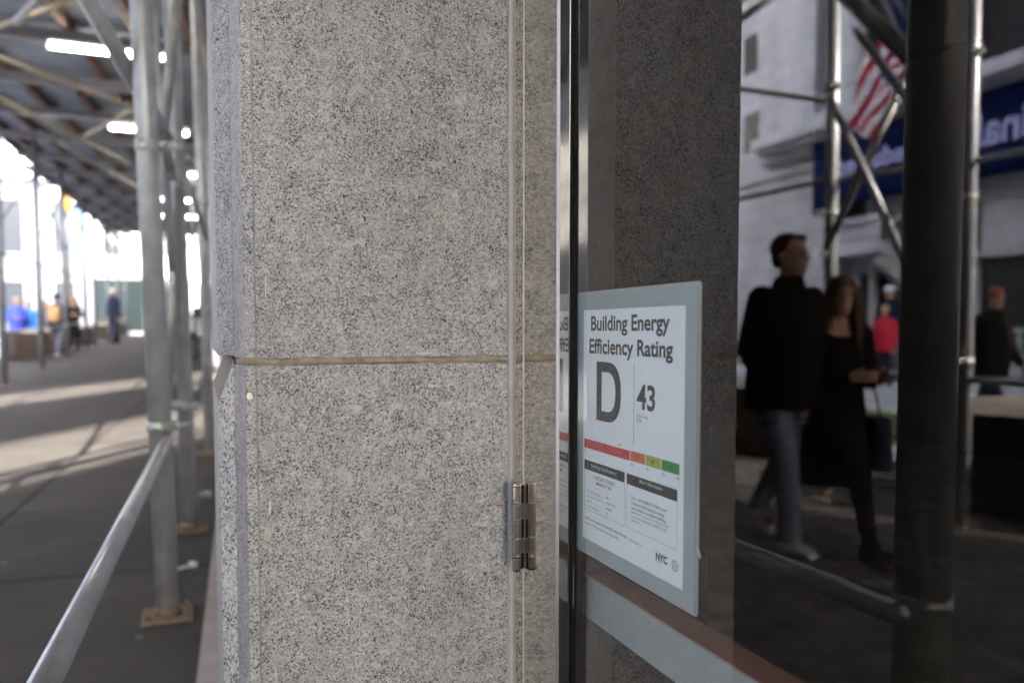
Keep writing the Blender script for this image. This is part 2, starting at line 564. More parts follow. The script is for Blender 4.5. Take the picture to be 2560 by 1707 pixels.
def box(bm, x0, x1, y0, y1, z0, z1, mi=0, bev=0.0):
    x0, x1 = sorted((x0, x1)); y0, y1 = sorted((y0, y1)); z0, z1 = sorted((z0, z1))
    vs = [bm.verts.new((x, y, z)) for x in (x0, x1) for y in (y0, y1) for z in (z0, z1)]
    idx = [(0, 1, 3, 2), (4, 6, 7, 5), (0, 4, 5, 1), (2, 3, 7, 6), (0, 2, 6, 4), (1, 5, 7, 3)]
    fs = []
    for i in idx:
        f = bm.faces.new([vs[k] for k in i])
        f.material_index = mi
        fs.append(f)
    if bev > 0:
        es = list({e for f in fs for e in f.edges})
        bmesh.ops.bevel(bm, geom=es, offset=bev, segments=2, affect='EDGES', profile=0.6)
    return fs

def prism(bm, pts, z0, z1, mi=0):
    """plan outline pts [(x,y)...] extruded from z0 to z1 (z1 may be a list, one per point)"""
    zt = z1 if isinstance(z1, (list, tuple)) else [z1] * len(pts)
    zb = z0 if isinstance(z0, (list, tuple)) else [z0] * len(pts)
    b = [bm.verts.new((p[0], p[1], zb[i])) for i, p in enumerate(pts)]
    t = [bm.verts.new((p[0], p[1], zt[i])) for i, p in enumerate(pts)]
    fs = [bm.faces.new(b[::-1]), bm.faces.new(t)]
    n = len(pts)
    for i in range(n):
        fs.append(bm.faces.new([b[i], b[(i + 1) % n], t[(i + 1) % n], t[i]]))
    for f in fs:
        f.material_index = mi
    return fs

def frame_of(d):
    d = d.normalized()
    a = Vector((0, 0, 1)) if abs(d.z) < 0.9 else Vector((1, 0, 0))
    u = d.cross(a).normalized()
    v = d.cross(u).normalized()
    return u, v

def tube(bm, p0, p1, r, r1=None, seg=20, caps=True, mi=0):
    p0, p1 = Vector(p0), Vector(p1)
    r1 = r if r1 is None else r1
    u, v = frame_of(p1 - p0)
    A, B = [], []
    for i in range(seg):
        a = 2 * math.pi * i / seg
        o = u * math.cos(a) + v * math.sin(a)
        A.append(bm.verts.new(p0 + o * r))
        B.append(bm.verts.new(p1 + o * r1))
    for i in range(seg):
        f = bm.faces.new([A[i], A[(i + 1) % seg], B[(i + 1) % seg], B[i]])
        f.smooth = True
        f.material_index = mi
    if caps:
        for ring in (A[::-1], B):
            f = bm.faces.new(ring)
            f.material_index = mi

def ellipsoid(bm, c, rad, rot=None, seg=16, rings=10):
    c = Vector(c)
    rot = rot or Matrix.Identity(3)
    rows = []
    for j in range(1, rings):
        th = math.pi * j / rings
        row = []
        for i in range(seg):
            ph = 2 * math.pi * i / seg
            p = Vector((rad[0] * math.sin(th) * math.cos(ph), rad[1] * math.sin(th) * math.sin(ph), rad[2] * math.cos(th)))
            row.append(bm.verts.new(c + rot @ p))
        rows.append(row)
    t = bm.verts.new(c + rot @ Vector((0, 0, rad[2])))
    b = bm.verts.new(c + rot @ Vector((0, 0, -rad[2])))
    for j in range(len(rows) - 1):
        for i in range(seg):
            bm.faces.new([rows[j][i], rows[j + 1][i], rows[j + 1][(i + 1) % seg], rows[j][(i + 1) % seg]])
    for i in range(seg):
        bm.faces.new([t, rows[0][i], rows[0][(i + 1) % seg]])
        bm.faces.new([b, rows[-1][(i + 1) % seg], rows[-1][i]])

def capsule(bm, p0, r0, p1, r1, seg=14):
    p0, p1 = Vector(p0), Vector(p1)
    tube(bm, p0, p1, r0, r1, seg=seg)
    ellipsoid(bm, p0, (r0,) * 3, seg=seg, rings=8)
    ellipsoid(bm, p1, (r1,) * 3, seg=seg, rings=8)

def loft(bm, rings, seg=20):
    """closed body through elliptical rings (cx, cy, z, rx, ry)"""
    rows = []
    for (cx, cy_, z, rx, ry) in rings:
        rows.append([bm.verts.new((cx + rx * math.cos(2 * math.pi * i / seg), cy_ + ry * math.sin(2 * math.pi * i / seg), z)) for i in range(seg)])
    for a, b in zip(rows, rows[1:]):
        for i in range(seg):
            bm.faces.new([a[i], a[(i + 1) % seg], b[(i + 1) % seg], b[i]])
    bm.faces.new(rows[0][::-1])
    bm.faces.new(rows[-1])

def remeshed(name, bm, m, voxel, parent=None, smooth_it=3):
    """fuse overlapping solids into one continuous smooth skin"""
    bmesh.ops.recalc_face_normals(bm, faces=bm.faces[:])
    me = bpy.data.meshes.new(name + "_src")
    bm.to_mesh(me)
    bm.free()
    t = bpy.data.objects.new(name + "_src", me)
    COL.objects.link(t)
    md = t.modifiers.new("r", 'REMESH')
    md.mode = 'VOXEL'
    md.voxel_size = voxel
    if smooth_it:
        s = t.modifiers.new("s", 'SMOOTH')
        s.iterations = smooth_it
        s.factor = 0.5
    dg = bpy.context.evaluated_depsgraph_get()
    out = bpy.data.meshes.new_from_object(t.evaluated_get(dg))
    bpy.data.objects.remove(t)
    bpy.data.meshes.remove(me)
    out.name = name
    out.materials.clear()
    return link(name, out, m, parent, smooth=True)

def text_mesh(name, s, m, parent, place, width=None, capw=None, bold=0.0, thick=0.00012, align='L', mirror=False):
    """letters as a mesh. place(u, v) -> matrix of the lower-left corner; width/capw = wanted width / height in metres"""
    cu = bpy.data.curves.new(name, 'FONT')
    cu.body = s
    cu.size = 1.0
    cu.offset = bold
    cu.extrude = 0.0
    cu.resolution_u = 4
    t = bpy.data.objects.new(name + "_src", cu)
    COL.objects.link(t)
    dg = bpy.context.evaluated_depsgraph_get()
    me = bpy.data.meshes.new_from_object(t.evaluated_get(dg))
    bpy.data.objects.remove(t)
    xs = [v.co.x for v in me.vertices]
    x0, x1 = min(xs), max(xs)
    CAP = 0.682
    sx = width / (x1 - x0)
    sy = capw / CAP
    for v in me.vertices:
        v.co = ((v.co.x - x0) * sx, v.co.y * sy, 0)
    me.transform(place)
    me.name = name
    return link(name, me, m, parent)

def slope_all(bm):
    for v in bm.verts:
        v.co.z += SLOPE * v.co.y

def on_gh(px, py, dz=0.0):
    r = ray(px, py)
    t = (H - dz) / (SLOPE * r.y - r.z)
    return Vector((0, 0, H)) + r * t

# ================================================================== the setting
def sheet(name, x0, x1, y0, y1, z, m, nx=1, ny=1):
    bm = bmesh.new()
    vs = [bm.verts.new((x, y, z + SLOPE * y)) for x, y in ((x0, y0), (x1, y0), (x1, y1), (x0, y1))]
    bm.faces.new(vs)
    o = obj(name, bm, m)
    return tag(o, kind='structure')
KERB_X = -5.3
sheet("street", -400, 400, -400, 600, -0.14, M['road'])
def slab(name, x0, x1, y0, y1, z0, z1, m, bev=0.0):
    bm = bmesh.new()
    box(bm, x0, x1, y0, y1, z0, z1, bev=bev)
    slope_all(bm)
    return tag(obj(name, bm, m), kind='structure')
slab("pavement", KERB_X + 0.16, 8, -60, 52, -0.136, 0.0, M['pavement'])
slab("kerb", KERB_X, KERB_X + 0.156, -60, 52, -0.136, 0.003, M['kerb'], 0.01)
slab("far_pavement", -20.0, -16.5, -60, 50, -0.136, 0.0, M['pavement'])
slab("far_kerb", -16.496, -16.34, -60, 50, -0.136, 0.003, M['kerb'], 0.01)
slab("lobby_floor", 0.47, 7.0, -6, 8.0, 0.004, 0.03, M['interior_floor'])

# ================================================================== granite pier (nearest thing)
ZJ = 1.3095                    # mid height of the bed joint
pier = empty("granite_pier", (0.066, 1.05, 0.0))
tag(pier, "speckled grey granite pier with a brown mortar joint, beside the glass door", "pier")
def par(o, root=pier):
    o.parent = root
    o.matrix_parent_inverse = Matrix.Translation(-root.location)
    return o
MAIN = [(0.4094, 1.05), (0.067, 1.05), (0.066, 1.051), (0.0655, 1.068), (0.054, 1.070), (0.053, 1.0712), (0.0432, 1.128), (0.0425, 1.131), (0.0425, 1.60), (0.4094, 1.60)]
def stone_block(name, z0, z1, m, pts=MAIN):
    bm = bmesh.new()
    prism(bm, pts, z0, z1)
    bmesh.ops.recalc_face_normals(bm, faces=bm.faces[:])
    es = [e for e in bm.edges if abs(e.verts[0].co.z - e.verts[1].co.z) < 1e-6]
    bmesh.ops.bevel(bm, geom=es, offset=0.0012, segments=2, affect='EDGES')
    return par(obj(name, bm, m))
def chip(o, amp, k, z0, z1):
    pass
stone_block("stone_block", ZJ + 0.0045, 4.2, M['granite'])
stone_block("stone_block", 0.012, ZJ - 0.0045, M['granite'])
OUT = [(0.0422, 1.1315), (0.0235, 1.163), (0.022, 1.170), (0.022, 1.598), (0.0422, 1.598)]
stone_block("rusticated_block", 1.3155, 4.2, M['granite'], OUT)
bm = bmesh.new()
zt = [1.3085, 1.254, 1.250, 1.250, 1.3085]
prism(bm, OUT, 0.012, zt)
par(obj("rusticated_block", bm, M['granite_side']))
bm = bmesh.new()               # mortar-washed slope of the lower block
a = 0.0006
prism(bm, [(0.0423, 1.1312), (0.0238, 1.1626), (0.0222, 1.1700), (0.0222, 1.590), (0.0423, 1.590)], [z + 0.0006 for z in zt], [z + 0.0018 for z in zt])
par(obj("joint_slope", bm, mat('dull_brown_slope', (0.20, 0.165, 0.14), 0.9, var=0.15, scale=60)))
# mortar bed: wavy smeared strip following the outline, standing slightly proud
bm = bmesh.new()
path = [(0.0440, 1.1225), (0.0525, 1.0700), (0.0655, 1.0672), (0.0655, 1.0502), (0.4088, 1.0502)]
segs = []
for (ax, ay), (bx_, by_) in zip(path, path[1:]):
    L_ = math.hypot(bx_ - ax, by_ - ay)
    n_ = max(2, int(L_ / 0.003))
    dx, dy = (bx_ - ax) / L_, (by_ - ay) / L_
    nx_, ny_ = dy, -dx
    if ny_ > 0.2 or nx_ > 0.2:
        nx_, ny_ = -nx_, -ny_
    for i in range(n_ + 1):
        t_ = i / n_
        segs.append((ax + (bx_ - ax) * t_, ay + (by_ - ay) * t_, nx_, ny_, L_ * t_))
rows_ = []
for (x, y, nx_, ny_, l_) in segs:
    w1 = noise.noise(Vector((x * 60, y * 60, 3.3)))
    w2 = noise.noise(Vector((x * 60, y * 60, 8.1)))
    w3 = noise.noise(Vector((x * 15, y * 15, 1.1)))
    up = 0.0046 + 0.0026 * max(0, w1) + 0.0022 * w3
    dn = 0.0044 + 0.0026 * max(0, w2) - 0.0016 * w3
    off = 0.0004
    rows_.append([bm.verts.new((x + nx_ * o_, y + ny_ * o_, ZJ + dz)) for o_, dz in
                  ((-0.002, up), (off, up - 0.0006), (off + 0.0004 * w1, 0.0), (off, -dn + 0.0006), (-0.002, -dn))])
for r0, r1 in zip(rows_, rows_[1:]):
    for i in range(4):
        bm.faces.new([r0[i], r0[i + 1], r1[i + 1], r1[i]])
par(obj("mortar_joint", bm, M['mortar'], smooth=True))
# pale scratches, rust specks and small chips on the face
def blotch(px, py, wpx, hpx, m, name, rot=0.0, yplane=1.0497):
    c = on_y(px, py, yplane)
    k = 1.08 / F
    bm = bmesh.new()
    n_ = 14
    vs, vb = [], []
    for i in range(n_):
        a_ = 2 * math.pi * i / n_
        rr = 1 + 0.35 * noise.noise(Vector((px * 0.1 + math.cos(a_), py * 0.1 + math.sin(a_), 0)))
        u, v = wpx * 0.5 * k * math.cos(a_) * rr, hpx * 0.5 * k * math.sin(a_) * rr
        u, v = u * math.cos(rot) - v * math.sin(rot), u * math.sin(rot) + v * math.cos(rot)
        vs.append(bm.verts.new((c.x + u, c.y, c.z + v)))
        vb.append(bm.verts.new((c.x + u, c.y + 0.001, c.z + v)))
    bm.faces.new(vs)
    for i in range(n_):
        bm.faces.new([vs[i], vs[(i + 1) % n_], vb[(i + 1) % n_], vb[i]])
    par(obj(name, bm, m))
M['scratch'] = mat("pale_scratch", (0.52, 0.48, 0.43), 0.8, var=0.1)
M['rust_spot'] = mat("rust_spot", (0.23, 0.085, 0.03), 0.8, var=0.4, scale=200)
for (x, y, w_, h_, r_) in ((1060, 883, 44, 4, 0.03), (1085, 964, 40, 4, -0.05), (1120, 963, 16, 3, 0.4), (1043, 967, 6, 7, 0),
                           (664, 720, 3, 52, 0.02), (664, 700, 2, 26, -0.06), (675, 1268, 3, 40, 0), (664, 250, 2, 34, 0), (1259, 915, 9, 8, 0),
                           (1225, 910, 5, 5, 0), (690, 1688, 3, 30, 0.05)):
    blotch(x, y, w_, h_, M['scratch'], "scratch", r_)
for (x, y, w_, h_, r_) in ((1181, 827, 6, 11, 0.3), (1240, 828, 5, 9, 0.3), (1236, 1233, 20, 4, 0.0), (1246, 1262, 12, 5, 0.1), (958, 512, 3, 12, 0.2),
                           (985, 1328, 5, 8, 0), (1006, 415, 2, 16, 0.1), (1065, 500, 2, 12, 0)):
    blotch(x, y, w_, h_, M['rust_spot'], "rust_speck", r_)
c_ = Vector((0.0585, 1.0693, on_x(627, 993, 0.0585).z))
bm = bmesh.new()
ellipsoid(bm, c_, (0.0042, 0.0012, 0.0048), seg=14, rings=8)
par(obj("pale_pebble", bm, mat("pale_feldspar", (0.72, 0.68, 0.56), 0.7, var=0.08, scale=200)))

# ================================================================== door frame and sealant
JX = 0.4096
frame = empty("door_frame", (JX, 1.03, 0.0))
tag(frame, "mirror polished steel jamb between the granite pier and the glass door", "door frame")
bm = bmesh.new()
box(bm, JX, 0.55, 1.0045, 1.0500, 0.012, 4.2)
par(obj("jamb", bm, M['steel']), frame)
bm = bmesh.new()
n_ = 260
rows_ = []
for i in range(n_ + 1):
    z = 0.012 + (4.15 - 0.012) * i / n_
    k_ = 1 + 0.05 * noise.noise(Vector((0, 0, z * 9)))
    # faceted bead: tooled flat seen from the street
    prof = [(JX + 0.0006, 1.0425), (JX - 0.0030 * k_, 1.0420), (JX - 0.0050 * k_, 1.0440), (JX - 0.0056 * k_, 1.0470), (JX - 0.0052 * k_, 1.0504)]
    rows_.append([bm.verts.new((x, y, z)) for x, y in prof])
for r0, r1 in zip(rows_, rows_[1:]):
    for j in range(4):
        bm.faces.new([r0[j], r0[j + 1], r1[j + 1], r1[j]])
par(obj("sealant_bead", bm, M['sealant']), frame)

# ================================================================== glass door
door = empty("glass_door", (GX, 0.95, 0.0))
tag(door, "tall glass door in a polished steel stile, with a rating notice behind its pane", "door")
Y1 = 0.8925
bm = bmesh.new()
prism(bm, [(JX, 1.0000), (JX, Y1 + 0.0030), (JX + 0.0030, Y1), (GX - 0.0050, Y1), (GX - 0.0050, Y1 + 0.016), (GX + 0.010, Y1 + 0.016), (GX + 0.010, 1.0000)], 0.030, 4.15)
par(obj("stile", bm, M['steel']), door)
bm = bmesh.new()
prism(bm, [(JX - 0.0003, Y1 + 0.0032), (JX - 0.0003, Y1 + 0.0026), (JX + 0.0024, Y1 - 0.0003), (JX + 0.0030, Y1 - 0.0003), (JX + 0.0030, Y1 + 0.001), (JX + 0.001, Y1 + 0.0032)], 0.030, 4.15)
par(obj("stile_edge", bm, M['steel_bright']), door)
bm = bmesh.new()
prism(bm, [(JX + 0.002, 1.0008), (JX - 0.0009, 1.0014), (JX - 0.0010, 1.0022), (JX + 0.002, 1.0034)], 0.030, 4.15)
par(obj("edge_glint", bm, M['glint_steel']), door)  # added pale strip stands in for light caught on the rounded edge
bm = bmesh.new()
box(bm, GX - 0.0048, GX - 0.0002, Y1 - 0.0012, Y1 + 0.014, 0.030, 4.15)
par(obj("gasket", bm, M['black_rubber']), door)
bm = bmesh.new()
tube(bm, (GX - 0.0058, Y1 - 0.0003, 0.03), (GX - 0.0058, Y1 - 0.0003, 4.15), 0.0006, seg=10)
par(obj("glazing_bead", bm, M['steel_bright']), door)
bm = bmesh.new()
box(bm, GX, GX + 0.006, -0.42, Y1 + 0.014, 0.030, 4.15)
par(obj("glass_pane", bm, M['glass']), door)
bm = bmesh.new()
box(bm, JX, GX + 0.010, -0.54, -0.42, 0.030, 4.15, bev=0.001)
par(obj("stile", bm, M['steel']), door)
# hinge
HX, HY = 0.3990, 1.0005
hz1, hz0 = on_y(1290, 1207, HY).z, on_y(1290, 1424, HY).z
hr = 0.0068
hl = hz1 - hz0
bm = bmesh.new()
box(bm, JX - 0.0016, JX - 0.0002, HY - 0.004, HY + 0.012, hz0 + 0.002, hz1 - 0.002, bev=0.0003)
hinge = par(obj("hinge", bm, M['hinge_steel']), door)
cuts = [0.0, 0.145, 0.185, 0.385, 0.575, 0.765, 0.81, 0.845, 0.985, 1.0]
marks = [(0.010, 0.143, hr), (0.153, 0.181, hr * 1.01), (0.191, 0.369, hr), (0.379, 0.569, hr), (0.579, 0.765, hr), (0.775, 0.812, hr * 1.01), (0.822, 0.958, hr), (0.968, 1.0, hr * 1.02)]
for a0, a1, rr in marks:
    bm = bmesh.new()
    z0_, z1_ = hz0 + hl * a0, hz0 + hl * a1
    e_ = 0.0005
    tube(bm, (HX, HY, z0_), (HX, HY, z0_ + e_), rr - e_, rr, seg=32)
    tube(bm, (HX, HY, z0_ + e_), (HX, HY, z1_ - e_), rr, seg=32, caps=False)
    tube(bm, (HX, HY, z1_ - e_), (HX, HY, z1_), rr, rr - e_, seg=32)
    o = par(obj("knuckle", bm, M['hinge_steel']), door)
    o.parent = hinge
    o.matrix_parent_inverse = Matrix.Identity(4)
bm = bmesh.new()
tube(bm, (HX, HY, hz0 - 0.001), (HX, HY, hz1 - 0.0005), hr * 0.86, seg=24)
o = obj("hinge_pin", bm, M['black_rubber'])  # black colour paints in the shade of the gaps between knuckles
o.parent = hinge
bm = bmesh.new()
box(bm, HX + 0.0058, JX - 0.0018, HY - 0.0016, HY + 0.0016, hz0 + 0.001, hz1 - 0.003)
o = obj("hinge_gap_shade", bm, M['black_rubber'])  # solid black box painting in the shade behind the barrel
o.parent = hinge
for a0, a1 in ((0.192, 0.368), (0.580, 0.764)):      # leaves wrapping back to the jamb
    bm = bmesh.new()
    box(bm, HX + 0.002, JX - 0.0001, HY - 0.0030, HY + 0.0040, hz0 + hl * a0, hz0 + hl * a1, bev=0.0005)
    o = obj("hinge_leaf", bm, M['hinge_steel'])
    o.parent = hinge
# inner push bar: grey face, copper coloured top
BX0, BX1, BZ = 0.4615, 0.503, H - 0.3174
bm = bmesh.new()
box(bm, BX0, BX1, -0.36, 0.925, BZ - 0.055, BZ, bev=0.002)
bar = par(obj("push_bar", bm, M['bar_face']), door)
bm = bmesh.new()
box(bm, BX0 + 0.0018, BX1 - 0.0018, -0.358, 0.923, BZ - 0.001, BZ + 0.0012, bev=0.0005)
o = obj("bar_top", bm, M['bar_top'])
o.parent = bar
for yy in (0.30, -0.30):
    bm = bmesh.new()
    box(bm, GX + 0.0062, BX0 + 0.001, yy, yy + 0.03, BZ - 0.045, BZ - 0.012, bev=0.001)
    o = obj("bar_bracket", bm, M['bar_face'])
    o.parent = bar

# ================================================================== the notice behind the glass
SX = 0.4394                    # plane of the paper
sign = empty("rating_notice", (SX, 0.770, H - 0.11))
tag(sign, "white building energy rating notice graded D on grey backing, behind the door glass", "notice")
def S(px, py):                 # photo pixel -> (y, z) on the notice
    p = on_x(px, py, SX)
    return p.y, p.z
def flat(name, y0, y1, z0, z1, x, m, root=sign, th=0.0001, bev=0):
    bm = bmesh.new()
    box(bm, x, x + th, y0, y1, z0, z1, bev=bev)
    o = obj(name, bm, m)
    return par(o, root)
def rounded_sheet(name, y0, y1, z0, z1, x, th, r, m):
    bm = bmesh.new()
    pts = []
    for (cy_, cz, a0) in ((y1 - r, z1 - r, 0), (y0 + r, z1 - r, 90), (y0 + r, z0 + r, 180), (y1 - r, z0 + r, 270)):
        for i in range(7):
            a_ = R(a0 + 15 * i)
            pts.append((cy_ + r * math.cos(a_), cz + r * math.sin(a_)))
    A = [bm.verts.new((x, y, z)) for y, z in pts]
    B = [bm.verts.new((x + th, y, z)) for y, z in pts]
    bm.faces.new(A)
    bm.faces.new(B[::-1])
    for i in range(len(pts)):
        j = (i + 1) % len(pts)
        bm.faces.new([A[i], B[i], B[j], A[j]])
    return par(obj(name, bm, m), sign)
rounded_sheet("clear_sleeve", 0.6365, 0.9015, H - 0.2765, H + 0.0465, SX + 0.0016, 0.0008, 0.005, M['clear_edge'])
rounded_sheet("backing_sheet", 0.6405, 0.8985, H - 0.2735, H + 0.0436, SX + 0.0006, 0.0009, 0.004, M['sheet'])
PY1, PY0, PZ1, PZ0 = 0.880, 0.660, H + 0.0241, H - 0.2564
paper = flat("paper", PY0, PY1, PZ0, PZ1, SX, M['paper'], th=0.0004)
def ink_rect(name, pxl, pxr, ptop, pbot, m, lay=1):
    """left/right edges from photo columns, top/bottom from the photo rows at the left edge"""
    y1 = S(pxl, ptop)[0]; y0 = S(pxr, ptop)[0]
    z1 = S(pxl, ptop)[1]; z0 = S(pxl, pbot)[1]
    return flat(name, y0, y1, z0, z1, SX - 0.00012 * lay, m, th=0.0001)
def ink_text(s, m, pxl, pbase, pxr, ptop, bold=0.0, name="lettering", lay=1):
    """pxl,pbase = lower-left of the first letter; ptop = top of a capital there; pxr = right end"""
    y1, zb = S(pxl, pbase)
    _, zt_ = S(pxl, ptop)
    y0, _ = S(pxr, pbase)
    Mx = Matrix(((0, 0, -1, SX - 0.00012 * lay - 0.00002), (-1, 0, 0, y1), (0, 1, 0, zb), (0, 0, 0, 1)))
    o = text_mesh(name, s, m, None, Mx, width=y1 - y0, capw=zt_ - zb, bold=bold)
    return par(o, sign)
ink_text("Building Energy", M['ink'], 1477.8, 825.5, 1675, 791.0, 0.026)
ink_text("Efficiency Rating", M['ink'], 1473.7, 881.5, 1682.8, 847.5, 0.026)
# the big D, drawn as an outline of its own
def big_D():
    y1, zb = S(1491.2, 1049.0)
    zt_ = S(1491.2, 903.0)[1]
    y0 = S(1552.7, 960)[0]
    W_, Hh = y1 - y0, zt_ - zb
    st, sb = 0.0105, 0.0130
    def arc(x_in, rx, ry, n=18):
        return [(x_in + rx * math.sin(math.pi * i / n), Hh / 2 + ry * math.cos(math.pi * i / n)) for i in range(n + 1)]
    outer = [(0, 0), (0, Hh)] + [(W_ * 0.42 + (W_ * 0.58) * (math.sin(math.pi * i / 24) ** 0.75), Hh / 2 + (Hh / 2) * math.copysign(abs(math.cos(math.pi * i / 24)) ** 0.85, math.cos(math.pi * i / 24))) for i in range(25)]
    bm = bmesh.new()
    N_ = 24
    x = SX - 0.00012
    def P(u, v):
        return bm.verts.new((x, y1 - u, zb + v))
    out, inn = [], []
    for i in range(N_ + 1):
        t_ = math.pi * i / N_
        s_, c_ = math.sin(t_) ** 0.75, math.copysign(abs(math.cos(t_)) ** 0.85, math.cos(t_))
        out.append((W_ * 0.42 + W_ * 0.58 * s_, Hh / 2 + Hh / 2 * c_))
        inn.append((W_ * 0.42 + (W_ * 0.58 - sb) * s_, Hh / 2 + (Hh / 2 - 0.0118) * c_))
    O = [P(0, Hh)] + [P(*p) for p in out] + [P(0, 0)]
    I = [P(sb * 0.98, Hh - 0.0118)] + [P(*p) for p in inn] + [P(sb * 0.98, 0.0118)]
    for i in range(len(O) - 1):
        bm.faces.new([O[i], O[i + 1], I[i + 1], I[i]])
    bm.faces.new([O[-1], O[0], I[0], I[-1]])
    par(obj("lettering", bm, M['ink']), sign)
big_D()
ink_text("43", M['ink'], 1592, 1019.5, 1638, 961.5, 0.024)
ink_text("2020 Rating", M['ink_grey'], 1591, 1041, 1619.5, 1034.5, 0.0)
ink_text("D/9", M['ink_grey'], 1591, 1055, 1603, 1044.5, 0.01)
flat("rule_line", *sorted((S(1585.4, 950)[0], S(1584.6, 950)[0])), S(1585, 1115)[1], S(1585, 908)[1], SX - 0.00012, M['ink_grey'])
ink_rect("rating_band", 1461, 1574.6, 1094.6, 1117, M['red'])
ink_rect("rating_band", 1576, 1613, 1125.5, 1150.5, M['orange'])
ink_rect("rating_band", 1614.8, 1652, 1136.0, 1163.0, M['lime'])
ink_rect("rating_band", 1654, 1699, 1147.5, 1174.5, M['green'])
ink_text("D", M['ink'], 1512, 1122.5, 1517.5, 1115, 0.02, lay=2)
ink_text("C", M['ink'], 1591, 1147, 1596.5, 1138, 0.02, lay=2)
ink_text("B", M['ink'], 1630, 1158, 1635.5, 1149, 0.02, lay=2)
ink_text("A", M['ink'], 1672.5, 1171, 1679, 1161.5, 0.02, lay=2)
bm = bmesh.new()               # little pointer above the red band
y_, z_ = S(1549, 1115.5)
x_ = SX - 0.00012
bm.faces.new([bm.verts.new((x_, y_, z_)), bm.verts.new((x_, y_ + 0.0017, z_ + 0.0030)), bm.verts.new((x_, y_ - 0.0017, z_ + 0.0030))])
par(obj("pointer_mark", bm, M['ink']), sign)
for s_, xl, yb, xr in (("0", 1461, 1127, 1464), ("55", 1576, 1163, 1583), ("70", 1615, 1175, 1622), ("85", 1654.5, 1187, 1661.5), ("100", 1690, 1197, 1700)):
    ink_text(s_, M['ink_grey'], xl, yb, xr, yb - 7, 0.0)
ink_rect("heading_band", 1461.5, 1561.9, 1146.7, 1170.5, M['ink'])
ink_rect("heading_band", 1567, 1694, 1182, 1208.5, M['ink'])
ink_text("Building Specifications", M['ink_white'], 1479, 1166.5, 1541, 1158.5, 0.004, lay=2)
ink_text("More Information", M['ink_white'], 1599, 1206.5, 1656.5, 1197.5, 0.008, lay=2)
def outline(pxl, pxr, top_l, bot_l):
    y1, z1 = S(pxl, top_l); z0 = S(pxl, bot_l)[1]; y0 = S(pxr, top_l)[0]
    t_ = 0.00035
    bm = bmesh.new()
    x = SX - 0.00012
    for a0, a1, b0, b1 in ((y0, y1, z0, z0 + t_), (y0, y0 + t_, z0 + t_, z1), (y1 - t_, y1, z0 + t_, z1)):
        box(bm, x, x + 0.0001, a0, a1, b0, b1)
    par(obj("box_outline", bm, M['ink_grey']), sign)
outline(1461.5, 1561.9, 1170.9, 1268.6)
outline(1567, 1694, 1209, 1317)
ink_text("11 BROAD STREET,", M['ink'], 1482, 1195.5, 1538.5, 1186.5, 0.006)
ink_text("MANHATTAN", M['ink'], 1491, 1212, 1528.5, 1203.5, 0.006)
for s_, v_, yb, yv, e_ in (("Year of Compliance............", "2021", 1228.5, 1245.5, 1523), ("Borough, Block and Lot......", "1-00026-7501", 1240, 1258.8, 1539),
                       ("BIN..............................", "1078968", 1253, 1272.5, 1530), ("NYC Average.................", "54", 1265.5, 1286, 1520)):
    ink_text(s_, M['ink_grey'], 1468.8, yb, 1513.5, yb - 5.2, 0.0)
    ink_text(v_, M['ink'], 1515, yv, e_, yv - 5.4, 0.004)
for s_, yb, xr, bold, mm, hh in (("The 1-100 ENERGY STAR score", 1246, 1667.5, 0.010, 'ink', 7.2), ("compares this building's energy", 1258.5, 1661.5, 0.010, 'ink', 7.2),
                             ("consumption to similar buildings.", 1270.7, 1667, 0.010, 'ink', 7.2), ("Buildings with a score of 75 or better are high", 1280.5, 1671.5, 0.0, 'ink_grey', 6.2),
                             ("performers and eligible for ENERGY STAR", 1291.5, 1667, 0.0, 'ink_grey', 6.2), ("certification.", 1301.5, 1601, 0.0, 'ink_grey', 6.2)):
    ink_text(s_, M[mm], 1578, yb, xr, yb - hh, bold)
ink_text("Learn more about Building Energy Ratings.", M['ink'], 1462.5, 1294, 1568.5, 1287, 0.008)
ink_text("Find ways to", M['ink_grey'], 1571.5, 1350, 1606, 1342.5, 0.0)
ink_text("improve. Visit", M['ink_grey'], 1462.5, 1306.5, 1491.0, 1299.5, 0.0)
ink_text("nyc.gov/energyrating", M['ink_green'], 1493, 1321.5, 1546.5, 1314.5, 0.006)
ink_text("NYC", M['ink'], 1639.5, 1396.5, 1668.5, 1379.5, 0.055)
ink_text("Buildings", M['ink_grey'], 1640, 1403.2, 1653.5, 1398.5, 0.0)
bm = bmesh.new()               # round seal
sy, sz = S(1687.2, 1413.8)
x_ = SX - 0.00012
def ring_(r0, r1, n=40):
    A = [bm.verts.new((x_, sy + r0 * math.cos(2 * math.pi * i / n), sz + r0 * math.sin(2 * math.pi * i / n))) for i in range(n)]
    B = [bm.verts.new((x_, sy + r1 * math.cos(2 * math.pi * i / n), sz + r1 * math.sin(2 * math.pi * i / n))) for i in range(n)]
    for i in range(n):
        bm.faces.new([A[i], A[(i + 1) % n], B[(i + 1) % n], B[i]])
ring_(0.0047, 0.0057)
ring_(0.0038, 0.0041)
for i in range(16):
    a_ = 2 * math.pi * i / 16
    rr = 0.0012 + 0.0018 * ((i * 7) % 5) / 5
    c0 = (sy + rr * math.cos(a_), sz + rr * math.sin(a_))
    bm.faces.new([bm.verts.new((x_, c0[0] + d0, c0[1] + d1)) for d0, d1 in ((-0.0004, -0.0004), (0.0004, -0.0004), (0.0004, 0.0004), (-0.0004, 0.0004))])
par(obj("round_seal", bm, M['ink_grey']), sign)
bm = bmesh.new()               # scrap of tape on the glass beside the notice
c0 = on_x(1748, 1381, GX - 0.0003)
bm.faces.new([bm.verts.new((GX - 0.0004, c0.y + u, c0.z + v)) for u, v in ((0.0022, 0.0050), (0.0036, 0.0056), (-0.0016, -0.0052), (-0.0030, -0.0046))])
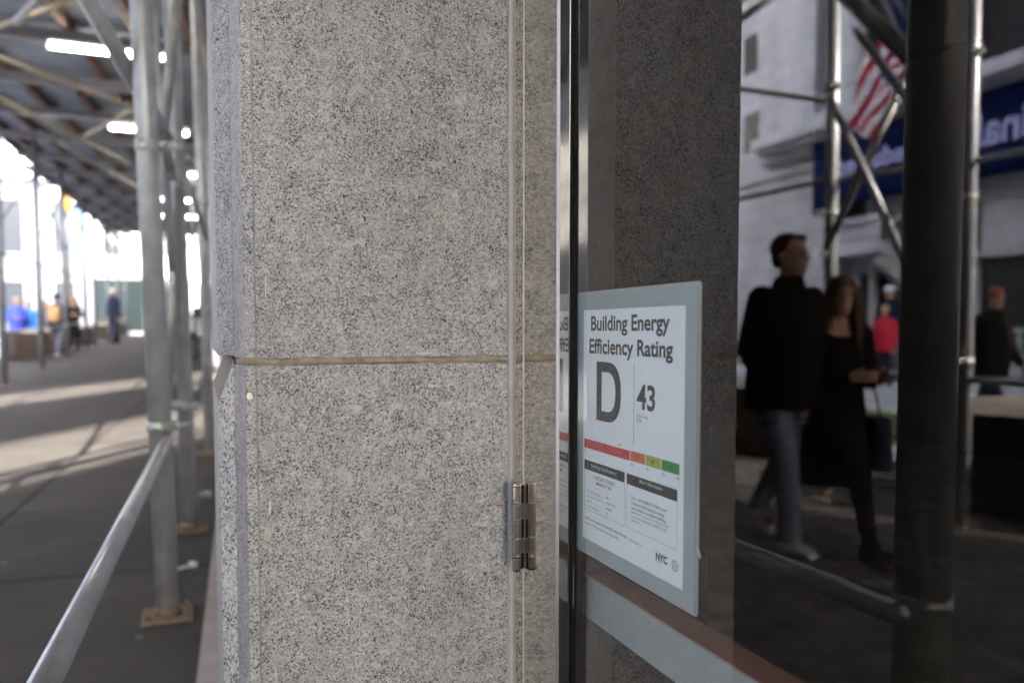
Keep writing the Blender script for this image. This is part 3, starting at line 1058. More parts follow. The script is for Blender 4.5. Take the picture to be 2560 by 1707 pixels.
tp = obj("tape_scrap", bm, M['white_paint'])
bm2 = tag(tp, "tiny white scrap of tape stuck on the door glass beside the notice", "tape")

# ================================================================== the office building the pier belongs to
bld = empty("office_building", (0.3, 20, 0.0))
tag(bld, "office building whose granite pier and glass door stand under the scaffold roof", "building")
bm = bmesh.new()
prism(bm, [(0.12, 1.61), (2.0, 48), (2.6, 48), (0.72, 1.61)], 0.0, 13)
par(obj("wall", bm, M['stone2']), bld)
bm = bmesh.new()
box(bm, 0.12, 12, -30, 1.60, 4.2, 13)
par(obj("upper_wall", bm, M['stone2']), bld)
bm = bmesh.new()
box(bm, 0.455, 12, -30, -3.3, -0.6, 4.2)
par(obj("wall", bm, M['stone2']), bld)
bm = bmesh.new()
box(bm, 0.45, 7, -3.298, -0.55, -0.1, 4.2)
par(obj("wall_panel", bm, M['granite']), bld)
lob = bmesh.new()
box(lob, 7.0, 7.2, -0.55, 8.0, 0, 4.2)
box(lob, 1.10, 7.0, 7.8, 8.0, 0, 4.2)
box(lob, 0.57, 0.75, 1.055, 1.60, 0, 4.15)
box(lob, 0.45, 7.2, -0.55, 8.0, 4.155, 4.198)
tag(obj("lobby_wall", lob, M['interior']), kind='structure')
# low stone plinth at the foot of the wall beyond the pier
bm = bmesh.new()
p1 = at_d(490, 1707, 2.75); p2 = at_d(531, 1361, 4.35)
d_ = (p2 - p1); d_.z = 0; d_.normalize()
pA = Vector((p1.x, p1.y, 0)) - d_ * 1.15
pB = Vector((p1.x, p1.y, 0)) + d_ * 30
hpl = p1.z - gz(p1.y)
prism(bm, [(pA.x, pA.y), (pB.x, pB.y), (pB.x + 0.6, pB.y), (0.3, pA.y)], 0.0, [hpl + gz(pA.y), hpl + gz(pB.y), hpl + gz(pB.y), hpl + gz(pA.y)])
pl = obj("stone_plinth", bm, M['plinth'])
tag(pl, "pinkish stone plinth running along the foot of the wall beyond the pier", "plinth")

# ================================================================== scaffold: posts
def clamp_bm(bm, p, r, side=Vector((1, 0, 0)), s=1.0):
    """pipe coupler: two-part collar, hinge lug and swing bolt with nut"""
    p = Vector(p)
    side = Vector(side).normalized()
    t_ = Vector((-side.y, side.x, 0))
    tube(bm, p - Vector((0, 0, 0.022 * s)), p + Vector((0, 0, 0.022 * s)), r + 0.005 * s, seg=24)
    q = p + side * (r + 0.020 * s)
    tube(bm, q - Vector((0, 0, 0.022 * s)), q + Vector((0, 0, 0.022 * s)), 0.014 * s, seg=12)
    tube(bm, q - t_ * 0.045 * s, q + t_ * 0.05 * s, 0.0085 * s, seg=10)
    tube(bm, q + t_ * 0.030 * s, q + t_ * 0.045 * s, 0.017 * s, seg=6)
    tube(bm, q + side * 0.02 * s - t_ * 0.01, q + side * 0.075 * s, 0.010 * s, seg=8)
def post(base, top, r, label, group, mkey='galv', clamps=(), plate=True, jack=False):
    root = empty("scaffold_post", base)
    tag(root, label, "scaffold post", group)
    def pr(o):
        o.parent = root
        o.matrix_parent_inverse = Matrix.Translation(-root.location)
        return o
    bm = bmesh.new()
    b_, t_ = Vector(base), Vector(top)
    tube(bm, b_ + Vector((0, 0, 0.012)), t_, r, seg=32)
    pr(obj("pipe", bm, M[mkey]))
    if plate:
        bm = bmesh.new()
        s_ = 0.105
        box(bm, b_.x - s_, b_.x + s_, b_.y - s_, b_.y + s_, b_.z + 0.001, b_.z + 0.013, bev=0.002)
        for sx_ in (-1, 1):
            tube(bm, b_ + Vector((sx_ * 0.08, 0.06 * sx_, 0.01)), b_ + Vector((sx_ * 0.08, 0.06 * sx_, 0.045)), 0.011, seg=6)
        tube(bm, b_ + Vector((0, 0, 0.012)), b_ + Vector((0, 0, 0.05)), r + 0.012, r + 0.004, seg=24)
        pr(obj("base_plate", bm, M['rust']))
    if jack:
        bm = bmesh.new()
        q = b_ + (t_ - b_).normalized() * 0.20
        e_ = q + Vector((0.115, 0.02, 0.015))
        tube(bm, q, e_, 0.009, seg=10)
        tube(bm, e_ - Vector((0.022, 0, 0)), e_ + Vector((0.016, 0, 0)), 0.016, seg=12)
        pr(obj("locking_bolt", bm, M['zinc']))
    for (cz, sd_) in clamps:
        k_ = (cz - b_.z) / (t_.z - b_.z)
        bm = bmesh.new()
        clamp_bm(bm, b_.lerp(t_, k_), r, sd_, 0.65 if mkey == 'galv_dark' else 1.0)
        pr(obj("clamp", bm, M['galv_dark'] if mkey == 'galv_dark' else M['zinc']))
    return root
TOP = 5.12
def post_px(bx, by, ux, uy, r, label, group, **kw):
    b_ = on_g(bx, by)
    fwd = Vector((math.sin(YAW), math.cos(YAW), 0))
    D = (b_ - Vector((0, 0, H))).dot(fwd)
    u_ = at_d(ux, uy, D)
    t_ = b_ + (u_ - b_) * ((gz(b_.y) + TOP - b_.z) / (u_.z - b_.z))
    return post(b_, t_, r, label, group, **kw)
GI = "scaffold posts along the building side"
GC = "scaffold posts along the kerb"
post_px(420, 1540, 362, 200, 0.047, "stout galvanised scaffold post nearest the pier, zinc clamp overhead", GI,
        clamps=((H + 0.79, (0.9, -0.2, 0)), (H - 0.42, (0.9, 0.3, 0))), jack=True)
post_px(474, 1325, 440, 350, 0.045, "second galvanised post behind the stout one, standing on a rusty square plate", GI,
        clamps=((H - 0.47, (0.8, -0.5, 0)), (H - 0.455, (-0.8, -0.5, 0))), jack=True)
post_px(526, 1135, 500, 350, 0.047, "third galvanised post, just left of the pier edge, seen down to its plate", GI,
        clamps=((H + 1.2, (0.8, -0.3, 0)),))
b_ = on_g(548, 1040)
post(b_, b_ + Vector((-0.10, 0, TOP)), 0.045, "fourth post in the row, mostly hidden behind the pier edge", GI, mkey='galv')
for k_, yy in enumerate((15.5, 19.5, 24.0, 29.0, 34.5)):
    b_ = Vector((0.10 + 0.04 * (yy - 11), yy, gz(yy))) - Vector((0.75, 0, 0))
    post(b_, b_ + Vector((0, 0, TOP)), 0.045, "slim post far down the covered pavement, number %s beyond the pier's edge" % ("fifth sixth seventh eighth ninth".split()[k_]), GI, mkey='galv')
# the near post: outside the frame itself, its reflection is the broad dark upright in the door glass
p0 = mir(at_d(2322, 850, 1.36))
post(Vector((p0.x, p0.y, gz(p0.y))), Vector((p0.x, p0.y, gz(p0.y) + TOP)), 0.046, "near scaffold post whose reflection is the broad dark upright in the door glass", GI,
     mkey='galv_dark', clamps=((H - 0.467, (0.2, 0.9, 0)),))  # darker steel paints in the shade on its building side
curb_px = ((12, 965), (105, 925), (168, 902), (216, 872), (240, 866), (298, 853))
curb_px += ((274, 856), (318, 848))
names_ = ("leftmost kerb post in the photo, a thin grey pipe on a plate", "second kerb post from the left, beside the blue jackets", "third kerb post from the left, in front of the walker in dark clothes",
          "fourth kerb post from the left, slim against the white facade", "fifth kerb post from the left, close beside the fourth", "far kerb post before the green hoarding", "slim kerb post half way along the green hoarding", "last kerb post, just left of the stout post")
kerb_posts = []
for (px, py), nm in zip(curb_px, names_):
    b_ = on_g(px, py)
    post(b_, b_ + Vector((-0.03, 0, TOP)), 0.062, nm, GC, mkey='galv_kerb', clamps=((b_.z + 2.35, (0, -1, 0)), (b_.z + 0.95, (0, -1, 0))))
    kerb_posts.append(b_)
refl = ((2403, 1308, "kerb post reflected at the right of the door glass, on a square plate"), (2068, 1245, "kerb post whose reflection rises above the walking woman's head"))
for px, py, nm in refl:
    b_ = mir(on_g(px, py))
    post(b_, b_ + Vector((0.03, 0, TOP)), 0.047, nm, GC, mkey='galv', clamps=((H - 0.20, (1, -0.3, 0)), (H + 0.85, (1, 0.3, 0)), (H + 1.75, (0.5, -1, 0))))
    kerb_posts.append(b_)
for yy, nm in ((9.0, "kerb post left of view, a little up the street"), (12.6, "kerb post left of view, further up the street"),
           (0.0, "kerb post behind the camera, level with the door"), (-3.6, "kerb post behind the camera, one bay back"), (-7.4, "kerb post behind the camera, two bays back")):
    b_ = Vector((-3.72 + 0.02 * yy, yy, gz(yy)))
    post(b_, b_ + Vector((0, 0, TOP)), 0.045, nm, GC)
    kerb_posts.append(b_)
kerb_posts.sort(key=lambda v: v.y)

# ------------------------------------------------------------------ scaffold: braces and rails
def pipe(name, p0_, p1_, r, label, group, mkey='galv', cat="scaffold brace", capends=True):
    bm = bmesh.new()
    p0_, p1_ = Vector(p0_), Vector(p1_)
    d = (p1_ - p0_).normalized()
    tube(bm, p0_, p1_, r, seg=24)
    if capends:                # flattened, bolted ends
        for q, s_ in ((p0_, -1), (p1_, 1)):
            u, v = frame_of(d)
            A = [bm.verts.new(q + d * s_ * a_ + u * b1 + v * c1) for a_ in (0, 0.07) for b1 in (-r, r) for c1 in (-0.006, 0.006)]
            for i in [(0, 1, 3, 2), (4, 6, 7, 5), (0, 4, 5, 1), (2, 3, 7, 6), (0, 2, 6, 4), (1, 5, 7, 3)]:
                bm.faces.new([A[k] for k in i])
            tube(bm, q + d * s_ * 0.04 - v * 0.02, q + d * s_ * 0.04 + v * 0.02, 0.012, seg=6)
    o = obj(name, bm, M[mkey])
    tag(o, label, cat, group)
    return o
GB = "scaffold braces near the pier"
def bp(name, a, b, r, label, mkey='galv', group=GB, cat="scaffold brace"):
    return pipe(name, at_d(*a), at_d(*b), r, label, group, mkey, cat)
# guard rail
ra = at_d(434, 1060, 3.85); ra.z = H - 0.467
rb = mir(at_d(2250, 1500, 1.345)); rb.z = H - 0.467
bm = bmesh.new()
q_ = rb + Vector((0.043, 0, 0))
dd_ = q_ - ra
t_ = (2 * GX - ra.x - 1.0875 * ra.y) / (dd_.x + 1.0875 * dd_.y)
rb = ra + dd_ * t_
tube(bm, ra, rb, 0.0205, seg=32)
ellipsoid(bm, rb, (0.020, 0.026, 0.020), seg=20)
ellipsoid(bm, ra, (0.020, 0.020, 0.020), seg=20)
gr = obj("guard_rail", bm, M['galv_rail'])
tag(gr, "scuffed galvanised rail running from lower left to the stout post", "rail", "guard rails")
r2a = at_d(486, 970, 6.4); r2a.z = H - 0.467
r2b = at_d(532, 905, 11.0); r2b.z = H - 0.467
pipe("guard_rail", r2a, r2b, 0.026, "short length of rail clamped beside the third post", "guard rails", cat="rail")
bp("scaffold_brace", (118, -170, 3.0), (404, 322, 3.75), 0.035, "thick diagonal brace crossing in front of the stout post's top left", 'galv')
bp("scaffold_brace", (462, -170, 4.6), (409, 325, 4.0), 0.027, "dark brace dropping from upper right to the joint beside the stout post", 'galv_dark')
bp("scaffold_brace", (372, -120, 4.4), (431, 680, 4.5), 0.024, "slim upright pipe just right of the stout post", 'galv')
bp("scaffold_brace", (446, 470, 4.8), (418, 1020, 4.6), 0.024, "leaning brace between the stout post and the second post", 'galv_dark')
bp("scaffold_brace", (463, 435, 6.6), (514, 590, 7.2), 0.026, "short dark brace crossing the third post", 'galv_dark')
bp("scaffold_brace", (402, 330, 4.1), (424, 420, 4.2), 0.030, "stubby brace end hanging under the joint beside the stout post", 'galv_dark')
bp("scaffold_brace", (500, 60, 7.8), (534, 230, 8.6), 0.026, "thin brace near the top of the pier's left edge", 'galv_tan')
bp("scaffold_brace", (-60, 88, 8.0), (215, -12, 8.4), 0.028, "tan stained tie pipe at the very top left", 'galv_tan')
bp("scaffold_brace", (-60, 118, 8.8), (340, 275, 10.4), 0.030, "tan stained tie pipe crossing under the joists, left of the stout post", 'galv_tan')
bp("scaffold_brace", (40, 55, 7.2), (110, -20, 6.9), 0.030, "stub of grey tie pipe in the top left corner", 'galv')
bp("scaffold_brace", (212, 340, 12.6), (345, 268, 11.6), 0.030, "tan stained tie pipe rising to the stout post from the left", 'galv_tan')
bp("scaffold_brace", (-20, 235, 11.8), (320, 410, 15.0), 0.034, "long tan stained tie pipe slanting down under the lamps", 'galv_tan')
bp("scaffold_brace", (60, 285, 14.6), (330, 300, 15.6), 0.030, "grey tie pipe running level under the deck", 'galv')
bp("scaffold_brace", (100, 330, 16.0), (345, 470, 20.0), 0.036, "far tie pipe slanting down beside the stout post", 'galv_dark')
# kerb bays: rails and crossed braces
GK = "scaffold braces along the kerb"
i_ = 0
bi_ = 0
bay_names = ["in the farthest kerb bay behind the camera", "in the kerb bay just behind the camera", "in the kerb bay beside the camera", "between the two reflected kerb posts",
             "in the kerb bay just past the reflected posts", "in the kerb bay short of the left edge of view", "in the kerb bay cut by the photo's left edge",
             "in the kerb bay right of the leftmost post", "in the kerb bay right of the second post", "in the kerb bay right of the third post",
             "in the narrow far kerb bay", "in the kerb bay before the green hoarding", "in the kerb bay along the green hoarding", "in the last kerb bay", "in the farthest short kerb bay", "past the last kerb bay"]
for a_, b_ in zip(kerb_posts, kerb_posts[1:]):
    if (b_ - a_).length < 0.9:
        continue
    where = bay_names[bi_]
    bi_ += 1
    u3 = Vector((0, 0, 1))
    pipe("guard_rail", a_ + u3 * 2.35, b_ + u3 * 2.35, 0.021, "overhead level pipe " + where, "kerb rails", 'galv_dark', "rail", False)
    pipe("guard_rail", a_ + u3 * 0.95, b_ + u3 * 0.95, 0.021, "waist high level pipe " + where, "kerb rails", 'galv', "rail", False)
    if 2.0 < a_.y < 4.5:
        continue
    pipe("scaffold_brace", a_ + u3 * 2.9, b_ + u3 * 4.4, 0.022, "rising brace " + where, GK, 'galv_dark', capends=False)
    if i_ % 2:
        pipe("scaffold_brace", a_ + u3 * 4.4, b_ + u3 * 2.9, 0.022, "falling brace " + where, GK, 'galv', capends=False)
    i_ += 1
def mp_(px, py, D):
    return mir(at_d(px, py, D))
pipe("scaffold_brace", mp_(2088, 270, 5.6), mp_(2262, 650, 5.3), 0.030, "pale brace falling right in the crossed pair reflected in the glass", GK, 'galv')
pipe("scaffold_brace", mp_(2268, 190, 5.3), mp_(2066, 620, 5.8), 0.028, "dark brace falling left in the crossed pair reflected in the glass", GK, 'galv_dark')
pipe("scaffold_brace", mp_(2060, -60, 4.4), mp_(2300, 165, 3.6), 0.042, "heavy dark brace reflected above the flags", GK, 'galv_dark')
pipe("scaffold_brace", mp_(2150, 90, 5.0), mp_(2270, 250, 4.7), 0.026, "thin pale brace reflected in front of the second flag", GK, 'galv')
pipe("scaffold_brace", mp_(1780, 96, 6.6), mp_(1960, -25, 6.2), 0.030, "dark tie pipe reflected at the top left of the glass", GK, 'galv_dark')
pipe("scaffold_brace", mp_(2382, 905, 5.4), mp_(2420, 975, 5.2), 0.022, "little stub brace clamped low on the reflected kerb post", GK, 'galv')

# ------------------------------------------------------------------ scaffold: deck over the pavement
roof = empty("scaffold_roof", (-2, 10, 5.4))
tag(roof, "long sheet metal and timber roof of the scaffold above the pavement", "scaffold roof")
DX0, DX1 = -4.15, 0.12
bm = bmesh.new()
nseg = 120
ys = [-12 + 60 * i / nseg for i in range(nseg + 1)]
prof = []
yy = -12.0
pts_lo = []
while yy < 46:
    pts_lo += [(yy, 5.42), (yy + 0.06, 5.42), (yy + 0.09, 5.46), (yy + 0.15, 5.46)]
    yy += 0.18
rowA = [bm.verts.new((DX0, y, z)) for y, z in pts_lo]
rowB = [bm.verts.new((2.3, y, z)) for y, z in pts_lo]
rowC = [bm.verts.new((DX0, y, 5.54)) for y, z in pts_lo]
rowD = [bm.verts.new((2.3, y, 5.54)) for y, z in pts_lo]
for i in range(len(pts_lo) - 1):
    bm.faces.new([rowA[i], rowA[i + 1], rowB[i + 1], rowB[i]])
    bm.faces.new([rowC[i], rowD[i], rowD[i + 1], rowC[i + 1]])
    bm.faces.new([rowA[i], rowC[i], rowC[i + 1], rowA[i + 1]])
    bm.faces.new([rowB[i], rowB[i + 1], rowD[i + 1], rowD[i]])
slope_all(bm)
par(obj("decking", bm, M['deck']), roof)
bm = bmesh.new()
box(bm, DX0 - 0.05, DX0 - 0.004, -12, 46, 5.3, 6.6)
slope_all(bm)
par(obj("parapet", bm, M['plywood_green']), roof)
yy = -9.5
while yy < 45:
    bm = bmesh.new()
    x1_ = 0.10 + max(0, (yy - 2) * 0.038)
    for (a0, a1, b0, b1) in ((-0.06, 0.06, 5.12, 5.135), (-0.005, 0.005, 5.135, 5.265), (-0.06, 0.06, 5.265, 5.28)):
        box(bm, DX0, x1_, yy + a0, yy + a1, b0, b1)
    slope_all(bm)
    par(obj("cross_beam", bm, M['beam']), roof)
    yy += 2.5
ang = R(5.0)
for by_ in range(-10, 45, 9):
    for k_ in range(7):
        x_ = -4.0 + 0.78 * k_ + random.uniform(-0.10, 0.10)
        L_ = 9.0
        if random.random() < 0.10:
            continue
        bm = bmesh.new()
        box(bm, -0.055, 0.055, -0.15, L_ + 0.15, 5.285, 5.415, bev=0.004)
        for v in bm.verts:
            x, y = v.co.x, v.co.y
            v.co.x, v.co.y = x_ - 0.35 + x + math.tan(ang) * y, by_ + y
            v.co.x = min(v.co.x, 2.2)
        slope_all(bm)
        par(obj("timber_joist", bm, M['timber']), roof)
# fluorescent battens slung across under the beams
def lamp(yc, xc, label):
    z = 5.06 + gz(yc)
    root = empty("strip_lamp", (xc, yc, z))
    tag(root, label, "strip light", "strip lights under the scaffold roof")
    bm = bmesh.new()
    tube(bm, (-0.70, 0, 0), (0.70, 0, 0), 0.034, seg=20)
    ellipsoid(bm, (-0.70, 0, 0), (0.034, 0.034, 0.034)); ellipsoid(bm, (0.70, 0, 0), (0.034, 0.034, 0.034))
    o = obj("lamp_tube", bm, M['tube']); o.parent = root
    bm = bmesh.new()
    box(bm, -0.76, 0.76, -0.05, 0.05, 0.045, 0.095, bev=0.006)
    for sx_ in (-1, 1):
        box(bm, sx_ * 0.76 - 0.02, sx_ * 0.76 + 0.02, -0.045, 0.045, -0.045, 0.05, bev=0.004)
        tube(bm, (sx_ * 0.5, 0, 0.09), (sx_ * 0.5, 0, 0.30), 0.006, seg=8)
    o = obj("lamp_housing", bm, M['lamp_body']); o.parent = root
    return root
for (px, py, D, nm) in ((270, 141, 11.7, "nearest and longest glowing strip light, upper left"), (374, 329, 16.7, "second strip light, half hidden by the stout post"),
                    (436, 434, 21.9, "third strip light, broken up by the poles beside the stout post"), (436, 499, 27.0, "fourth strip light down the covered pavement"),
                    (458, 541, 31.8, "farthest glowing strip light, just above the bright street end")):
    p = at_d(px, py, D)
    lamp(p.y, p.x, nm)
for yc, nm in ((8.3, "strip light above the top edge of the view"), (3.4, "strip light almost overhead"), (-1.6, "strip light behind the camera")):
    lamp(yc, -1.2, nm)

# ================================================================== across the street: the classical building seen in the door glass
FX = -20.0                     # its front plane
VX = 2 * GX - FX
def V(px, py, dx=0.0):         # photo pixel in the reflection -> (y, z) on a plane dx in front of the facade
    p = on_x(px, py, VX - dx)
    return p.y, p.z
M['balcony_shade'] = mat('balcony_shade_tone', (0.16, 0.14, 0.14), 0.8)
ex = empty("classical_building", (FX, 25, 0))
tag(ex, "pale classical stone building with columns and balcony, reflected in the door glass", "building")
def fb(name, y0, y1, z0, z1, dx, m, back=0.0, bev=0.0, root=ex):
    bm = bmesh.new()
    box(bm, FX + back, FX + dx, y0, y1, z0, z1, bev=bev)
    return par(obj(name, bm, m), root)
EY0, EY1 = 5.0, 46.0
bm = bmesh.new()
box(bm, FX - 12, FX, EY0, EY1, -0.6, 21)
par(obj("wall", bm, M['stone']), ex)
def win(pl, pr, pt, pb, glass, root=ex, grille=False):
    y1, zt_ = V(pl, pt); y0, zb = V(pr, pt)[0], V(pl, pb)[1]
    bm = bmesh.new()
    box(bm, FX - 0.02, FX + 0.012, y0, y1, zb, zt_)
    w_ = par(obj("window", bm, glass), root)
    bm = bmesh.new()
    t_ = 0.04
    for a0, a1, b0, b1 in ((y0 - t_, y0, zb - t_, zt_ + t_), (y1, y1 + t_, zb - t_, zt_ + t_), (y0, y1, zt_, zt_ + t_), (y0, y1, zb - t_, zb)):
        box(bm, FX + 0.002, FX + 0.14, a0, a1, b0, b1)
    box(bm, FX + 0.002, FX + 0.24, y0 - 0.14, y1 + 0.14, zb - t_ - 0.12, zb - t_ - 0.002)
    ym = (y0 + y1) / 2
    box(bm, FX + 0.013, FX + 0.05, ym - 0.02, ym + 0.02, zb, zt_)
    box(bm, FX + 0.013, FX + 0.045, y0, y1, (zb + zt_) / 2 - 0.02, (zb + zt_) / 2 + 0.02)
    if grille:
        for k in range(9):
            z_ = zb + (zt_ - zb) * (k + 0.5) / 9
            box(bm, FX + 0.052, FX + 0.07, y0, y1, z_ - 0.012, z_ + 0.012)
    o = obj("window_frame", bm, M['beam'])
    o.parent = w_
    o.matrix_parent_inverse = Matrix.Translation(-root.location)
for (a, b, c, d, g) in ((1861, 1895, 100, 192, 'window_dark'), (1862, 1898, 290, 385, 'window_green')):
    win(a, b, c, d, M[g], grille=(g == 'window_dark'))
# more windows of the same two rows, hidden behind the pier from here
for yy in (30.5, 34.5, 38.5, 42.5):
    for (c, d, g) in ((100, 192, 'window_dark'), (290, 385, 'window_green')):
        z1_, z0_ = V(1861, c)[1], V(1861, d)[1]
        bm = bmesh.new()
        box(bm, FX - 0.02, FX + 0.012, yy, yy + 1.0, z0_, z1_)
        w_ = par(obj("window", bm, M[g]), ex)
        bm = bmesh.new()
        for a0, a1, b0, b1 in ((yy - 0.1, yy, z0_ - 0.1, z1_ + 0.1), (yy + 1, yy + 1.1, z0_ - 0.1, z1_ + 0.1), (yy, yy + 1, z1_, z1_ + 0.1), (yy, yy + 1, z0_ - 0.2, z0_)):
            box(bm, FX + 0.002, FX + 0.14, a0, a1, b0, b1)
        o = obj("window_frame", bm, M['stone2']); o.parent = w_; o.matrix_parent_inverse = Matrix.Translation(-ex.location)
# projecting pier left of the columns
yA, yB = V(1962, 300)[0], V(2060, 300)[0]
fb("pilaster", yB, yA, V(2000, 345)[1], 18.0, 0.45, M['stone'], bev=0.03)
# flat dark panel painting in the shade behind the columns
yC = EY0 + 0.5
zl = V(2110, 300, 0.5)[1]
fb("column_shade_panel", yC, yB - 0.02, zl, 17.0, 0.02, M['recess'], back=-0.01)
# columns
col0 = V(2114, 200, 0.75)[0]
cr_ = 0.62
for k in range(5):
    yk = col0 - k * 3.9
    if yk < EY0 + 0.6:
        break
    bm = bmesh.new()
    n_ = 40
    Z0, Z1 = zl + 0.35, 16.2
    rows_ = []
    for z_, rr in ((Z0, cr_), (Z0 + 5, cr_ * 0.99), (Z1, cr_ * 0.86)):
        rows_.append([bm.verts.new((FX + 0.75 + rr * math.cos(2 * math.pi * i / n_) * (1 - 0.035 * (i % 2)), yk + rr * math.sin(2 * math.pi * i / n_) * (1 - 0.035 * (i % 2)), z_)) for i in range(n_)])
    for a, b in zip(rows_, rows_[1:]):
        for i in range(n_):
            bm.faces.new([a[i], a[(i + 1) % n_], b[(i + 1) % n_], b[i]])
    tube(bm, (FX + 0.75, yk, Z0 - 0.18), (FX + 0.75, yk, Z0), cr_ + 0.12, cr_ + 0.02, seg=32)
    box(bm, FX + 0.03, FX + 1.5, yk - 0.75, yk + 0.75, Z0 - 0.36, Z0 - 0.181)
    par(obj("column", bm, M['stone']), ex)
fb("entablature", EY0, EY1, 16.2, 17.0, 1.7, M['stone'], bev=0.05)
fb("entablature", EY0, EY1, 17.004, 18.2, 1.3, M['stone2'], bev=0.05)
# ledge that carries the columns, and string courses
zt1 = V(2060, 310, 1.5)[1]
fb("cornice", EY0, yA + 0.05, zl - 0.42, zl - 0.02, 1.55, M['stone'], bev=0.04)
fb("cornice", EY0, yA + 0.25, zl - 0.80, zl - 0.424, 0.8, M['stone2'], bev=0.05)
fb("cornice", EY0, yA + 0.9, V(2033, 359)[1] + 0.03, zl - 0.804, 0.45, M['stone2'], bev=0.05)
zs = V(1900, 452)[1]
fb("string_course", EY0, EY1 , zs - 0.12, zs + 0.12, 0.24, M['stone'], bev=0.03)
for k in range(16):            # dentils under the ledge
    y_ = yA - 0.1 - k * 0.42
    if y_ < EY0: break
    fb("bracket", y_ - 0.11, y_ + 0.11, zl - 0.62, zl - 0.424, 1.3, M['stone2'], back=0.802)
# balcony over the doorway
by0, bz0 = V(2200, 625, 1.2); by1, _ = V(2035, 625, 1.2)
zb0 = V(2120, 640, 1.2)[1]; zb1 = V(2120, 612, 1.2)[1]; zb2 = V(2120, 548, 1.2)[1]
balc = fb("balcony", by0, by1, zb0, zb1, 1.3, M['stone'], bev=0.04)
o = fb("handrail", by0, by1, zb2 - 0.16, zb2, 1.28, M['stone'], back=1.0, bev=0.03)
o.parent = balc
fb("wall_panel", by0, by1, zb1, zb2 - 0.16, 0.02, M['balcony_shade'], back=-0.01)  # darker panels paint in the shade around the balcony
fb("wall_panel", by0 - 2.5, by0 - 0.02, zb0 - 0.3, zb1 + 0.9, 0.02, M['balcony_shade'], back=-0.01)
nb = 15
for k in range(nb):
    y_ = by0 + 0.15 + (by1 - by0 - 0.3) * k / (nb - 1)
    bm = bmesh.new()
    hgt = zb2 - 0.16 - zb1
    for (f0, f1, r0, r1) in ((0, .15, .07, .05), (.15, .4, .05, .09), (.4, .75, .09, .04), (.75, 1, .045, .07)):
        tube(bm, (FX + 1.14, y_, zb1 + hgt * f0), (FX + 1.14, y_, zb1 + hgt * f1), r0, r1, seg=10, caps=False)
    o = par(obj("baluster", bm, M['stone']), ex)
    o.parent = balc
for y_ in (by0 + 0.25, by1 - 0.35):
    bm = bmesh.new()
    prism(bm, [(FX + 0.01, y_ - 0.15), (FX + 1.0, y_ - 0.15), (FX + 1.0, y_ + 0.15), (FX + 0.01, y_ + 0.15)], [zb0 - 1.1, zb0 - 0.35, zb0 - 0.35, zb0 - 1.1], zb0 - 0.003)
    o = par(obj("bracket", bm, M['stone2']), ex)
yw0, yw1 = V(2165, 530)[0], V(2095, 530)[0]
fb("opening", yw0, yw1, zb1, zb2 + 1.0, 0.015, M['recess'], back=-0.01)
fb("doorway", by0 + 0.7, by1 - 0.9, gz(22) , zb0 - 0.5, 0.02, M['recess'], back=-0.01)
for k, y_ in enumerate((20.3, 16.6, 12.9, 9.2)):
    z0_ = gz(y_) + 0.02
    w_ = fb("doorway", y_ - 3.9 + 2.0, y_ - 3.9 + 3.9 - 0.2, z0_, z0_ + 3.0, 0.02, M['window_dark'], back=-0.01)
    bm = bmesh.new()
    yy0, yy1 = y_ - 1.9, y_ - 0.2
    for a0, a1, b0, b1 in ((yy0 - 0.2, yy0, z0_, z0_ + 3.2), (yy1, yy1 + 0.2, z0_, z0_ + 3.2), (yy0, yy1, z0_ + 3.0, z0_ + 3.2)):
        box(bm, FX + 0.003, FX + 0.25, a0, a1, b0, b1, bev=0.02)
    par(obj("door_surround", bm, M['stone2']), ex)
fb("base_course", EY0, EY1, -0.2, 1.15, 0.18, M['stone2'], bev=0.03)
# navy banner with pale lettering
ban = empty("navy_banner", (FX + 0.7, 15, 5.0))
tag(ban, "long navy banner with lilac lettering hung across the classical facade", "banner")
yl, zt_ = V(2033, 359, 0.9)
zb_ = V(2033, 528, 0.9)[1]
yr = EY0 + 0.3
bm = bmesh.new()
nx_ = 60
g0, g1 = [], []
for i in range(nx_ + 1):
    y_ = yr + (yl - yr) * i / nx_
    col_ = []
    for j in range(7):
        z_ = zb_ + (zt_ - zb_) * j / 6
        x_ = FX + 0.90 + 0.035 * noise.noise(Vector((y_ * 0.7, z_ * 0.5, 0))) + 0.012 * math.sin(y_ * 5)
        col_.append((x_, y_, z_))
    g0.append([bm.verts.new(c) for c in col_])
    g1.append([bm.verts.new((c[0] - 0.012, c[1], c[2])) for c in col_])
for i in range(nx_):
    for j in range(6):
        bm.faces.new([g0[i][j], g0[i + 1][j], g0[i + 1][j + 1], g0[i][j + 1]])
        bm.faces.new([g1[i][j], g1[i][j + 1], g1[i + 1][j + 1], g1[i + 1][j]])
    for G0, G1, j in ((g0, g1, 0), (g1, g0, 6)):
        bm.faces.new([G0[i][j], G1[i][j], G1[i + 1][j], G0[i + 1][j]])
for i, s_ in ((0, 1), (nx_, -1)):
    for j in range(6):
        bm.faces.new([g0[i][j], g0[i][j + 1], g1[i][j + 1], g1[i][j]])
par(obj("cloth", bm, M['banner'], smooth=True), ban)
def blet(s, pl, pr, pbl, ptl):
    """letters read along +y on the real banner; pl, pr = photo columns of the right and left ends of the mirrored word"""
    yE, zb = V(pl, pbl, 0.95)
    zt = V(pl, ptl, 0.95)[1]
    yS = V(pr, pbl, 0.95)[0]
    Mx = Matrix(((0, 0, 1, FX + 0.965), (1, 0, 0, yS), (0, 1, 0, zb), (0, 0, 0, 1)))
    o = text_mesh("lettering", s, M['banner_text'], None, Mx, width=yE - yS, capw=zt - zb, bold=0.03)
    par(o, ban)
blet("edun ed", 2092, 2262, 440, 398)
blet("inal", 2440, 2572, 368, 292)
